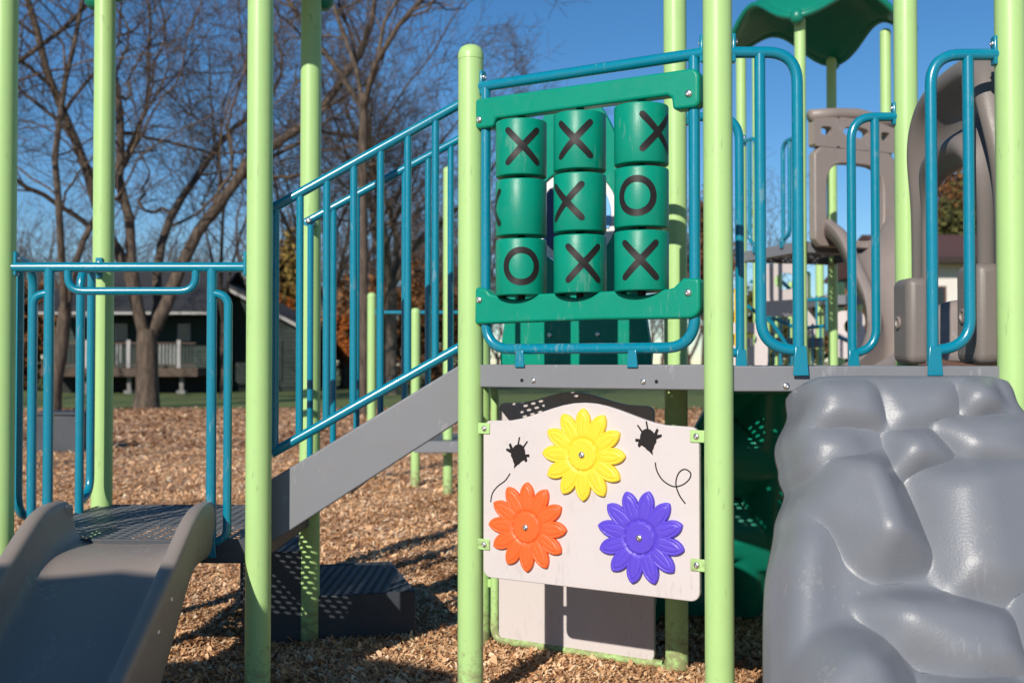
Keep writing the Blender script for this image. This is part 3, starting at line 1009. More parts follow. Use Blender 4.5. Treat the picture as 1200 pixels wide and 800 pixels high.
# outline in the photo's pixels (only to find the spot on the sheet), height, side slope, top tilt (across, down), further facets
rocks = [
    ([(922, 436), (1026, 436), (1036, 462), (1040, 505), (1005, 505), (940, 505), (920, 480)], .050, 1.0, (-.05, .05), [(.056, .30, -.2)]),
    ([(1020, 438), (1125, 438), (1128, 483), (1093, 500), (1045, 510), (1025, 470)], .034, .8, (.08, .10), []),
    ([(1118, 448), (1160, 444), (1178, 482), (1126, 492)], .055, 1.2, (-.1, .25), [(.062, .5, 0)]),
    ([(940, 500), (1035, 498), (1050, 548), (920, 555)], .040, .8, (.12, -.15), [(.044, -.5, .1)]),
    ([(915, 545), (990, 540), (980, 590), (1010, 660), (1060, 705), (990, 745), (935, 800), (885, 780), (890, 640)], .045, .7, (-.10, .03), [(.050, .2, .05)]),
    ([(955, 585), (970, 535), (1034, 532), (1070, 600), (1092, 654), (1078, 672), (1030, 678), (1000, 662)], .125, 1.3, (-.75, .05), [(.122, .70, .10)]),
    ([(1041, 508), (1088, 503), (1128, 542), (1045, 558)], .062, 1.2, (-.25, .25), []),
    ([(1088, 492), (1163, 488), (1230, 492), (1230, 552), (1125, 548)], .060, 1.0, (.05, .22), [(.068, -.4, .05)]),
    ([(1040, 560), (1118, 534), (1235, 534), (1240, 692), (1182, 712), (1093, 700), (1080, 650), (1056, 600)], .085, .9, (.30, -.06), [(.100, -.25, -.1)]),
    ([(985, 738), (1005, 703), (1042, 688), (1120, 695), (1185, 716), (1206, 795), (1072, 805), (1040, 765)], .082, 1.1, (.05, -.22), [(.094, -.2, .15)]),
    ([(905, 805), (936, 756), (966, 733), (1010, 729), (1042, 750), (1078, 805), (1078, 900), (900, 900)], .115, 1.0, (.02, -.10), [(.13, .25, -.1)]),
    ([(1070, 795), (1190, 783), (1220, 900), (1068, 900)], .10, 1.0, (0, -.1), []),
    ([(1180, 690), (1255, 668), (1255, 800), (1196, 790)], .08, 1.0, (-.1, 0), []),
]


def left_edge(v):
    # notches of the moulded rim down the side: (v, inward shift in u)
    k = [(0, .0), (.05, .015), (.13, -.025), (.19, .0), (.24, .03), (.32, .0), (.45, -.02), (.7, -.01), (.85, .0), (.92, .04), (1, .06)]
    for (a, p), (b, q) in zip(k, k[1:]):
        if a <= v <= b:
            t_ = (v - a) / (b - a); t_ = t_ * t_ * (3 - 2 * t_)
            return p + (q - p) * t_
    return 0


climber('large grey moulded rock climber leaning against the raised deck', ROCK, rocks, .60, 1.19, 1.175, 1.25, 3.285, 2.50, 1.09, left=left_edge, gain=1.05)
gb = [([(u - .2, v - .12), (u + .2, v - .14), (u + .22, v + .1), (u - .17, v + .14)], .13, 1.5, (.25, .3), [(.14, -.3, .5)]) for u, v in ((.22, .16), (.72, .2), (.3, .5), (.75, .56), (.22, .84), (.7, .88))]
climber('dark green moulded climber under the raised deck in the shade', DGREEN, gb, .66, .95, 1.09, 1.09, 4.30, 5.02, 1.09, 70, 80, name='moulded_climber', px=False)


# ------------------------------------------------------------------ staircase with its railings
YN, YF = 3.912, 4.60
def stair():
    t = thing('staircase', 'grey staircase rising from the low deck to the raised deck', 'staircase', (PD.x, YN, LOW))
    X = lambda px, Y: (px - 600) / FPX * Y
    for y, nm in ((YN, 'stringer'), (YF, 'stringer')):
        a = P(322, 559, YN); b = P(532, 431.5, YN); c = P(532, 497, YN); d = P(322, 633, YN)
        x0 = a.x - .02
        pts = [(x0, a.z - .012), (b.x + .05, b.z + .03), (b.x + .05, c.z + .03), (x0 + .0, d.z - .012)]
        mb = MB(); mb.prism(pts[::-1], (0, y + .02, 0), (1, 0, 0), (0, 0, 1), .04)
        obj(nm, mb, STEEL_GREY, t, bevel=.006)
    for k in range(3):
        z = LOW + (DECK - LOW) * (k + 1) / 4
        x = PD.x + .08 + .2 * k
        mb = MB(); mb.box((x + .11, (YN + YF) / 2, z - .004), (.235, YF - YN - .05, .008))
        obj('tread', mb, PERF_DARK, t)
        mb = MB(); mb.box((x - .002, (YN + YF) / 2, z - .04), (.008, YF - YN - .05, .07)); obj('riser', mb, DARK_STEP, t)
    return t


stair()


def stair_rail(y, top0, top1, bot0, bot1, xs, label):
    t = thing('stair_railing', label, 'railing', (top0[0], y, LOW + .3), 'blue railings of the staircase')
    f = lambda a, b, x: a[1] + (b[1] - a[1]) * (x - a[0]) / (b[0] - a[0])
    mb = MB(); mb.tube([(top0[0], y, top0[1]), (top1[0], y, top1[1])], TUBE, 16); obj('top_rail', mb, BLUE, t)
    mb = MB(); mb.tube([(bot0[0], y, bot0[1]), (bot1[0], y, bot1[1])], TUBE, 16); obj('bottom_rail', mb, BLUE, t)
    for x in xs:
        mb = MB(); mb.tube([(x, y, f(bot0, bot1, x)), (x, y, f(top0, top1, x))], .0135, 12); obj('baluster', mb, BLUE, t)
    return t


n0, n1, m0, m1 = P(318, 244, YN), P(540, 120, YN), P(318, 531, YN), P(540, 406, YN)
r = stair_rail(YN, (n0.x, n0.z), (n1.x, n1.z), (m0.x, m0.z), (m1.x, m1.z), [P(q, 300, YN).x for q in (322.5, 351, 382.5, 414, 445.5, 477.5, 510)], 'near blue railing of the staircase with tall evenly spaced uprights')
for q in ((n0, m0), (n1, m1)):
    for v, (pp, sg) in ((q[0], (PD, 1) if q is not None and q[0] is n0 else (PA, -1)), (q[1], (PD, 1) if q[0] is n0 else (PA, -1))):
        mb = MB(); mb.tube([(v.x, YN, v.z), (pp.x + sg * .02, pp.y + .02, v.z)], TUBE * .9, 12); obj('end_stub', mb, BLUE, r)
n0, n1, m0, m1 = P(358, 260, YF), P(545, 158.5, YF), P(358, 560, YF), P(545, 455, YF)
r = stair_rail(YF, (n0.x, n0.z), (n1.x, n1.z), (m0.x, m0.z), (m1.x, m1.z), [P(q, 300, YF).x for q in (363.5, 390.5, 418, 446, 474, 501.5, 528)], 'far blue railing of the staircase seen through the near one')
for v, pp, sg in ((n0, PE, 1), (m0, PE, 1), (n1, PF, -1), (m1, PF, -1)):
    mb = MB(); mb.tube([(v.x, YF, v.z), (pp.x + sg * .02, pp.y - .02, v.z)], TUBE * .9, 12); obj('end_stub', mb, BLUE, r)
p = P(361, 258, YF - .02); bolt(r, p, (0, -1, 0), .012)


# ------------------------------------------------------------------ entry barrier on the slide side of the low deck
def entry_barrier():
    t = thing('entry_barrier', 'blue tube barrier with a hanging bar over the slide entrance', 'railing', (PG.x, PG.y, LOW))
    y = 3.805
    zt = P(0, 313, y).z
    mb = MB(); mb.tube([(PG.x + .03, y, zt), (PD.x - .03, y, zt)], TUBE, 16); obj('top_bar', mb, BLUE, t)
    pts = [P(79, 313, y), P(79, 341, y), P(229, 341, y), P(229, 313, y)]
    mb = MB(); mb.tube(fillet(pts, .055, 8), TUBE * .8, 14); obj('hanging_bar', mb, BLUE, t, angle=60)
    for s in (1, -1):
        cx = (PG.x + PD.x) / 2
        xv = cx + s * .285; xo = cx + s * .342
        mb = MB(); mb.tube([(xv, y, zt), (xv, y, LOW - .05)], TUBE, 16); obj('upright', mb, BLUE, t)
        mb = MB(); mb.tube(fillet([(xv, y, zt - .09), (xo, y, zt - .10), (xo, y, LOW + .01), (xv, y, LOW - .02)], .045, 8), TUBE * .85, 14); obj('side_loop', mb, BLUE, t, angle=60)
        mb = MB(); mb.prism([(-.016, .05), (.016, .05), (.026, -.06), (-.026, -.06)], (xv, y - .02, LOW), (1, 0, 0), (0, 0, 1), .006); obj('foot_tab', mb, BLUE, t, bevel=.002)
    for p_, q_ in ((PG, PD), (PD, PG)): bracket(t, Vector((p_.x, p_.y, zt)), q_, .085)


entry_barrier()
G2 = 'blue grab rails at the side opening of the low deck'
grab_rail(PH, (0, -1, 0), LOW, 1.585, 'blue grab rail beside the far post of the low deck', G2, .13, .245, foot=False)
grab_rail(PG, (0, 1, 0), LOW, 1.56, 'blue grab rail close behind the post at the edge of the photo', G2, .13, .245, foot=False)


# ------------------------------------------------------------------ steps from the low deck to the ground
def ground_steps():
    t = thing('deck_steps', 'charcoal steps with slotted treads going down from the low deck to the mulch', 'steps', (-.8, 5.0, 0))
    rot = R(15)
    ux = Vector((math.cos(rot), math.sin(rot), 0)); uy = Vector((-math.sin(rot), math.cos(rot), 0))
    fr = P(488, 742, 4.80); fr.z = 0           # near right foot of the lowest step
    M = Matrix((ux, uy, Vector((0, 0, 1)))).transposed()
    for k, (x0, x1, h) in enumerate(((-.43, 0, .19), (-.74, -.43, .385))):
        dep = .74
        c = fr + ux * ((x0 + x1) / 2) + uy * (dep / 2)
        mb = MB()
        wth = x1 - x0
        th = .012
        hh = h + .05
        mb.box((fr + ux * ((x0 + x1) / 2) + uy * (th / 2)) + Vector((0, 0, h - hh / 2)), (wth - .003, th, hh), mat=M)
        mb.box((fr + ux * ((x0 + x1) / 2) + uy * (dep - th / 2)) + Vector((0, 0, h - hh / 2)), (wth - .003, th, hh), mat=M)
        mb.box((fr + ux * (x1 - th / 2) + uy * (dep / 2)) + Vector((0, 0, h - hh / 2)), (th, dep - 2 * th - .002, hh), mat=M)
        s_ = obj('step', mb, DARK_STEP, t, bevel=.006)
        mb = MB()
        a = fr + ux * x0 + uy * .006; b = fr + ux * (x1 - .006) + uy * .006; c2 = b + uy * (dep - .012); d = a + uy * (dep - .012)
        mb.add([(q.x, q.y, h - .004) for q in (a, b, c2, d)], [(0, 1, 2, 3)])
        tr = obj('tread', mb, PERF_DARK, s_, smooth=False)


ground_steps()


# ------------------------------------------------------------------ foreground slide
def foreground_slide():
    t = thing('slide', 'taupe plastic slide in the blurred foreground leaving the low deck', 'slide', (-1.32, 2.7, 0))
    cx = -1.32
    st = [(3.83, .555, .145), (3.76, .555, .150), (3.66, .553, .150), (3.56, .535, .135), (3.44, .475, .125), (3.25, .365, .135), (3.05, .25, .15), (2.85, .15, .145), (2.68, .105, .125), (2.5, .095, .10), (2.38, .085, .06)]
    sec = [(-.255, -.05), (-.278, -.03), (-.280, .55), (-.279, .90), (-.276, 1.0), (-.262, 1.02), (-.240, 1.0), (-.232, .9), (-.216, .35), (-.19, .05), (-.14, 0), (-.05, -.002)]
    sec = sec + [(-x, h) for x, h in sec[::-1]]
    mb = MB()
    n = len(sec)
    for y, z, h in st:
        sk = -.04 if y > 3.52 else -.04 - .13 * min(1, (3.52 - y) / .18)
        sk = max(sk, .01 - z)
        for k, (x, q) in enumerate(sec):
            zz = z + (q * h if q > 0 else (q if abs(x) < .2 else sk + (.025 if abs(x) > .26 else 0)))
            mb.v.append((cx + x, y, zz))
    for i in range(len(st) - 1):
        for j in range(n - 1):
            a = i * n + j
            mb.f.append((a, a + 1, a + n + 1, a + n)); mb.m.append(0)
    obj('chute', mb, TAUPE, t, subsurf=2, solid=.006)
    for s in (1, -1):       # moulded end lugs that hook on the deck
        mb = MB(); mb.box((cx + s * .245, 3.80, .62), (.05, .07, .15)); obj('mounting_lug', mb, TAUPE, t, bevel=.012, bseg=3)
    for y, z in ((3.32, .47), (3.20, .40)):
        bolt(t, (cx + .282, y, z), (1, 0, 0), .010)
    mb = MB(); mb.tube([(cx - .2, 2.62, .07), (cx - .2, 2.62, -.2)], .02, 10); mb2 = MB(); mb2.tube([(cx + .2, 2.62, .07), (cx + .2, 2.62, -.2)], .02, 10)
    obj('leg', mb, LIME, t); obj('leg', mb2, LIME, t)


foreground_slide()


# ------------------------------------------------------------------ hooded slide beyond the square deck
def hooded_slide():
    t = thing('hooded_slide', 'taupe slide hood with an arched opening between two posts of the square deck', 'slide', (1.56, 3.78, DECK))
    yc, zc = 3.782, 1.86
    W = .385
    # arch profile: (outline inset, x); the upper part swells into a cowl with a hollow under its brow
    prof = [(0, 1.60), (0, 1.55), (.008, 1.52), (.03, 1.495), (.09, 1.475), (.13, 1.53), (.19, 1.585), (.25, 1.57), (.30, 1.50), (.335, 1.44), (.38, 1.43), (.41, 1.455), (.43, 1.50), (.435, 1.535), (.43, 1.56)]

    def outline(ins):
        f = ins / .43
        hw = W - f * .165
        pts = [(yc + hw, DECK + .01), (yc + hw, DECK + .25), (yc + hw, 1.50)]
        top = 2.275 - ins * .86
        zb = 1.62
        for k in range(15):
            a = PI * k / 14
            skew = -.05 * math.sin(a)
            pts.append((yc + hw * math.copysign(abs(math.cos(a)) ** .50, math.cos(a)) + skew * 0, zb + (top - zb) * abs(math.sin(a)) ** .8 - .05 * (math.cos(a) + 1) * math.sin(a)))
        pts += [(yc - hw, 1.50), (yc - hw, DECK + .25), (yc - hw, DECK + .01)]
        return pts
    mb = MB()
    rows = [outline(i) for i, x in prof]
    n = len(rows[0])
    for (i, x), row in zip(prof, rows):
        for k, (y, z) in enumerate(row):
            f = min(1, max(0, (z - 1.72) / .33)); f = f * f * (3 - 2 * f)
            xx = 1.535 + (x - 1.535) * (.16 + .84 * f) 
            mb.v.append((xx, y, z))
    for a in range(len(prof) - 1):
        for k in range(n - 1):
            q = a * n + k
            mb.f.append((q, q + 1, q + n + 1, q + n)); mb.m.append(0)
    obj('hood', mb, TAUPE_SHADE, t, subsurf=2)
    for s in (1, -1):
        y = yc + s * (W - .09)
        mb = MB(); mb.box((1.50, y, DECK + .165), (.09, .17, .32)); fl = obj('side_flange', mb, TAUPE_SHADE, t, bevel=.03, bseg=4)
        mb = MB(); mb.lathe([(.024, 0), (.024, .006), (.016, .008), (.014, .002), (.0005, .002)], (1.454, y + .01, DECK + .16), 18, (-1, 0, 0)); obj('grip_hole', mb, TAUPE, fl)
    # chute going away down to the ground
    sec = [(-.37, .36), (-.365, .40), (-.33, .40), (-.31, .33), (-.29, .08), (-.2, .0), (.2, .0), (.29, .08), (.31, .33), (.33, .40), (.365, .40), (.37, .36)]
    st = [(1.56, DECK + .01, .45), (1.66, DECK, .62), (1.82, DECK - .05, .74), (2.1, .93, .8), (2.5, .62, .6), (2.9, .34, .5), (3.2, .22, .5), (3.6, .18, .4)]
    mb = MB(); n = len(sec)
    for x, z, k in st:
        for s, h in sec: mb.v.append((x, yc + s, z + h * k))
    for i in range(len(st) - 1):
        for j in range(n - 1):
            q = i * n + j; mb.f.append((q, q + 1, q + n + 1, q + n)); mb.m.append(0)
    obj('chute', mb, TAUPE, t, subsurf=2, solid=.01)


hooded_slide()


# ------------------------------------------------------------------ shade canopies
def canopy(label, cx, cy, z, half, rot, group):
    t = thing('shade_canopy', label, 'canopy', (cx, cy, z), group)
    def edge(th):
        c, s = abs(math.cos(th)), abs(math.sin(th))
        rr = (1 / (c ** 5 + s ** 5) ** (1 / 5)) * half
        k = abs(math.sin(2 * th))          # 1 at the corners
        return rr, z + .24 * (1 - k ** 2.2) ** .9
    na, nr = 96, 12
    mb = MB()
    for i in range(nr + 1):
        f = i / nr
        for j in range(na):
            th = 2 * PI * j / na
            rr, ez = edge(th)
            zz = ez + (z + .62 - ez) * (1 - f ** 1.7)
            r_ = rr * max(f, .004)
            mb.v.append((cx + r_ * math.cos(th + rot), cy + r_ * math.sin(th + rot), zz))
    for i in range(nr):
        for j in range(na):
            a, b = i * na + j, i * na + (j + 1) % na
            mb.f.append((a, a + na, b + na, b)); mb.m.append(0)
    obj('roof_shell', mb, HOOD, t, angle=180, solid=.02)
    mb = MB()
    path = []
    for j in range(na + 1):
        th = 2 * PI * j / na; rr, ez = edge(th)
        path.append((cx + rr * math.cos(th + rot), cy + rr * math.sin(th + rot), ez))
    mb.tube(path, .028, 10, caps=False); obj('rim', mb, HOOD, t, angle=180)
    for k in range(4):
        th = PI / 4 + k * PI / 2; rr, ez = edge(th)
        mb = MB(); rr -= .01
        mb.lathe([(.004, -.062), (.03, -.058), (.052, -.035), (.058, 0), (.05, .035), (.02, .055)], (cx + rr * math.cos(th + rot), cy + rr * math.sin(th + rot), ez), 20)
        obj('corner_boss', mb, HOOD, t, angle=60)
    return t


lc = (PG + PD + PE + PH) / 4
canopy('green moulded shade canopy over the low deck, its corner bosses showing at the top edge', lc.x, lc.y, 2.80, .575, 0, 'green shade canopies')

exec('') if False else None

# ------------------------------------------------------------------ far tower with its canopy and curved taupe slide
TC = Vector((2.62, 9.3, 0)); TH = .66
TA = R(-117)
tp = [TC + Vector((math.cos(TA + k * PI / 2), math.sin(TA + k * PI / 2), 0)) * TH for k in range(4)]   # front, right, back, left
tp[1] = Vector(((1040 - 600) / FPX * 9.05, 9.05, 0))
TD = CAMZ + (HOR - 287) / FPX * 9.0
canopy('green scalloped canopy over the distant tower against the blue sky', TC.x, TC.y, 3.95, .63, TA + PI / 4, 'green shade canopies')
GT = 'lime posts of the distant tower'
for p_, lab in zip(tp, ('lime post nearest the camera on the distant tower', 'lime post of the distant tower beside the taupe slide', 'shaded lime post at the back of the distant tower', 'lime post of the distant tower half hidden behind blue grab rails')):
    post(p_, 3.98, lab, group=GT)
deck('tower_deck', 'high grey deck of the distant tower', tp, TD, .09, PERF, STEEL_GREY)


def far_slide():
    t = thing('curved_slide', 'curved taupe slide winding down from the distant tower', 'slide', (tp[1].x, tp[1].y, 0))
    a, b = tp[0], tp[1]
    u = (b - a).normalized(); L = (b - a).length
    n_ = Vector((u.y, -u.x, 0))
    # entrance hood: plate with a window, two grip slots
    z0, z1 = TD - .05, P(0, 146, 9.0).z
    zm = z1 - .25
    fr = a + n_ * .06

    def opening(mb, sa, sb, za, zb, cs, cz_, rw, rh_, e):
        outer, inner = [], []
        for k in range(40):
            an = 2 * PI * (k + .5) / 40
            x, y = math.cos(an), math.sin(an)
            mxx = max(abs(x), abs(y))
            outer.append(((sa + sb) / 2 + (sb - sa) / 2 * x / mxx, (za + zb) / 2 + (zb - za) / 2 * y / mxx))
            inner.append((cs + rw * math.copysign(abs(x) ** e, x), cz_ + rh_ * math.copysign(abs(y) ** e, y)))
        mb.ring_plate(outer, inner, fr, u, (0, 0, 1), .08)
    mb = MB()
    opening(mb, .03, L - .03, z0, zm, L / 2, (z0 + zm) / 2 - .03, L / 2 - .15, (zm - z0) / 2 - .09, .5)
    hd = obj('hood', mb, TAUPE, t, bevel=.012, bseg=2)
    mb = MB()
    e1_, e2_ = L * .30, L * .72
    opening(mb, .03, e1_, zm, z1, L * .17, zm + .13, .055, .035, .5)
    opening(mb, e1_, e2_, zm, z1, L * .51, zm + .14, .13, .045, .8)
    opening(mb, e2_, L - .03, zm, z1, L * .85, zm + .13, .045, .035, .5)
    obj('grip_header', mb, TAUPE, t)
    mb = MB(); mb.tube([fr + u * .02 + n_ * .04 + Vector((0, 0, z1 - .005)), fr + u * (L * .3) + n_ * .045 + Vector((0, 0, z1 + .03)), fr + u * (L * .55) + n_ * .045 + Vector((0, 0, z1 + .045)), fr + u * (L * .8) + n_ * .045 + Vector((0, 0, z1 + .02)), fr + u * (L - .02) + n_ * .04 + Vector((0, 0, z1 - .02))], .05, 12); obj('top_roll', mb, TAUPE, t, angle=180)
    # chute between its two rims
    Lr = [P(966, 258, 8.85), P(974, 262, 8.6), P(988, 276, 8.35), P(1006, 315, 8.1), P(1021, 352, 7.9), P(1023, 386, 7.7), P(1008, 418, 7.45), P(975, 440, 7.2), P(932, 456, 7.0)]
    Rr = [P(1036, 262, 9.0), P(1046, 246, 8.85), P(1066, 250, 8.6), P(1080, 290, 8.3), P(1084, 335, 7.9), P(1078, 380, 7.5), P(1056, 412, 7.1), P(1018, 436, 6.8), P(970, 456, 6.5)]
    Ls, Rs = spline(Lr, 6), spline(Rr, 6)
    dn = Vector((0, 0, -1))
    mb = MB()
    for l, r_ in zip(Ls, Rs):
        d = r_ - l; dh = Vector((d.x, d.y, 0)).normalized()
        mb.v += [tuple(q) for q in (l - dh * .03 + dn * .10, l - dh * .03, l + dh * .0 - dn * .02, l + dh * .04, l + d * .16 + dn * .2, l + d * .32 + dn * .3, l + d * .55 + dn * .31, l + d * .78 + dn * .24, l + d * .94 + dn * .08, r_ - dh * .02, r_ + dh * .02 - dn * .02, r_ + dh * .05, r_ + dh * .05 + dn * .1)]
    n = 13
    for i in range(len(Ls) - 1):
        for j in range(n - 1):
            q = i * n + j; mb.f.append((q, q + 1, q + n + 1, q + n)); mb.m.append(0)
    obj('chute', mb, TAUPE, t, solid=.015, angle=60)


far_slide()
gr = grab_rail(tp[0], tp[3] - tp[0], TD, P(0, 158, 8.7).z, 'small blue grab rail on the deck of the distant tower', 'blue rails of the distant tower', .16, .26)
gr2 = grab_rail(tp[3], tp[0] - tp[3], TD, P(0, 158, 9.3).z, 'small blue grab rail at the hidden end of the distant tower deck', 'blue rails of the distant tower', .14, .25)


# clutter under and beyond the distant tower
def bubble_panel(px, py, Y, wpx, hpx, label, rot=0.0):
    c = P(px, py, Y); w_, h_ = wpx / FPX * Y, hpx / FPX * Y
    t = thing('bubble_playboard', label, 'play panel', (c.x, c.y, c.z - h_ / 2), 'beige panels of the distant play area')
    ux = Vector((math.cos(rot), math.sin(rot), 0))
    outer, inner = [], []
    for k in range(40):
        an = 2 * PI * k / 40; x, y = math.cos(an), math.sin(an)
        outer.append((w_ / 2 * math.copysign(abs(x) ** .4, x), h_ / 2 * math.copysign(abs(y) ** .4, y)))
        inner.append((w_ * .05 + w_ * .25 * x, h_ * .17 + h_ * .16 * y))
    mb = MB(); mb.ring_plate(outer, inner, c, ux, (0, 0, 1), .02); obj('panel_sheet', mb, BEIGE, t)
    return t


bubble_panel(918, 340, 10.4, 60, 62, 'beige panel with a round hole under the deck of the distant tower', .2)
bubble_panel(868, 408, 9.9, 62, 60, 'beige panel with a round hole low beside the blue rails', -.1)


def far_platform(px0, px1, py, Y, label, dep=.9):
    a, b = P(px0, py, Y), P(px1, py, Y)
    poly = [Vector((a.x, Y, 0)), Vector((b.x, Y, 0)), Vector((b.x, Y + dep, 0)), Vector((a.x, Y + dep, 0))]
    t = deck('platform', label, poly, a.z, .10, PERF, STEEL_GREY)
    t['group'] = 'grey platforms of the distant play area'
    return t


far_platform(968, 1010, 346, 11.6, 'small dark platform just below the high deck of the distant tower')
far_platform(884, 965, 396, 11.2, 'low grey platform seen between the blue grab rails', 1.1)
far_platform(486, 575, 517, 9.6, 'low grey platform beyond the top of the staircase', 1.1)


def far_rail(pts, label, n_up=0, drop=.8):
    t = thing('handrail', label, 'handrail', pts[0], 'blue handrails of the distant play area')
    mb = MB(); mb.tube(fillet(pts, .12, 6), .019, 10); obj('top_bar', mb, BLUE, t, angle=60)
    for k in range(n_up):
        f = (k + .5) / n_up
        q = Vector(pts[0]).lerp(Vector(pts[-1]), f)
        mb = MB(); mb.tube([q, q - Vector((0, 0, drop))], .012, 8); obj('upright', mb, BLUE, t)


far_rail([P(440, 366, 11.0), P(600, 366, 11.0)], 'thin blue handrail between far posts beyond the staircase', 0)
far_rail([P(884, 365, 11.1), P(905, 372, 11.1), P(935, 385, 11.1), P(966, 382, 11.1)], 'blue wavy handrail below the distant tower', 9, .5)
far_rail([P(866, 352, 10.2), P(905, 378, 10.2), P(935, 425, 10.2)], 'sloping blue handrail beside the low beige panel', 5, .35)
far_rail([P(976, 392, 11.0), P(1000, 402, 11.0), P(1012, 455, 11.0)], 'blue handrail curving down beside the distant taupe slide', 0)
GF = 'lime posts of the distant play area'
for px, py, Y, lab in ((435.5, 343, 11.2, 'slim far lime post with a bare top seen between the stair uprights'), (487, 361, 10.6, 'far lime post standing at the low grey platform beyond the staircase'), (525, 195, 9.9, 'far tall lime post just beside the short domed post'), (888, 60, 10.9, 'far tall lime post beside the high tower, seen between blue rails'), (912, 300, 11.4, 'far lime post behind the beige panel with a round hole'), (961, 300, 11.9, 'far lime post under the tower deck near the small dark platform'), (1006, 300, 12.2, 'far lime post behind the curved taupe slide')):
    q = P(px, py, Y); post(Vector((q.x, q.y, 0)), q.z, lab, group=GF)
for px, py, Y, lab in ((898, 322, 12.6, 'shortest far lime post behind the low grey platform'), (928, 330, 13.0, 'far lime post just behind the bubble panel and the wavy handrail'), (946, 318, 12.8, 'far lime post between the wavy handrail and the tower'), (986, 330, 13.4, 'far lime post just below the small dark platform')):
    q = P(px, py, Y); post(Vector((q.x, q.y, 0)), q.z, lab, group=GF)
bubble_panel(957, 372, 12.4, 30, 44, 'small beige panel with a hole between the far posts under the tower', .1)
bubble_panel(996, 392, 11.7, 34, 56, 'tall narrow beige panel with a hole beside the distant curved slide', -.2)
far_rail([P(880, 330, 11.6), P(915, 328, 11.6), P(940, 352, 11.6), P(975, 350, 11.6)], 'blue handrail with short uprights right under the tower deck', 8, .35)
# yellow play pole in the gap
q = P(864, 340, 11.0); t = thing('play_pole', 'thin yellow pole seen in the gap beside the near lime post', 'pole', (q.x, q.y, 0))
mb = MB(); mb.lathe([(.03, -.1), (.03, q.z), (.02, q.z + .02)], (q.x, q.y, 0), 16); obj('tube', mb, YELLOW, t)
mb = MB(); mb.lathe([(.05, -.1), (.05, .06), (.032, .08)], (q.x, q.y, 0), 16); obj('footing', mb, DARK_STEP, t)

# ------------------------------------------------------------------ dark utility box beyond the low deck
q0, q1 = P(40, 530, 14.4), P(91, 485, 14.4)
t = thing('utility_box', 'dark grey utility box standing on the mulch near the big trees', 'box', ((q0.x + q1.x) / 2, 14.6, 0))
mb = MB(); mb.box(((q0.x + q1.x) / 2, 14.7, q1.z / 2 - .03), (q1.x - q0.x, .6, q1.z + .02)); obj('body', mb, DARK_STEP, t, bevel=.02)
mb = MB(); mb.box(((q0.x + q1.x) / 2, 14.7, q1.z + .005), (q1.x - q0.x + .04, .64, .04)); obj('lid', mb, DARK_STEP, t, bevel=.01)


# ------------------------------------------------------------------ unseen sun blocker added outside the frame, shaped to shade the slide and the mulch
def sun_blocker():
    cx, cy = -2.86, -.82
    ps = [Vector((cx + sx * .62, cy + sy * .55, 0)) for sx, sy in ((-1, -1), (1, -1), (1, 1), (-1, 1))]
    for p_, l in zip(ps, ('lime post at the open front of the added green sun blocker', 'lime post of the added sun blocker nearest the photographer', 'lime post of the added sun blocker nearest the slide', 'lime post at the outer back of the added sun blocker')):
        post(p_, 2.32, l, group='lime posts of the added sun blocker')
    t = thing('sun_blocker_roof', 'green roof and side wall of an unseen blocker added to shade the slide', 'play hut', (cx, cy, 0))
    mb = MB()
    pts = [(-.80, 2.24), (.80, 2.24), (.78, 2.30), (.40, 2.40), (0, 2.46), (-.40, 2.40), (-.78, 2.30)]
    mb.prism(pts, (cx, cy + .80, 0), (1, 0, 0), (0, 0, 1), 1.55)
    obj('roof', mb, HOOD, t, bevel=.03)
    mb = MB(); mb.prism([(-.56, .05), (.56, .05), (.56, 2.2), (-.56, 2.2)], (cx, cy + .56, 0), (1, 0, 0), (0, 0, 1), .02); obj('wall', mb, GREEN, t, bevel=.004)


sun_blocker()


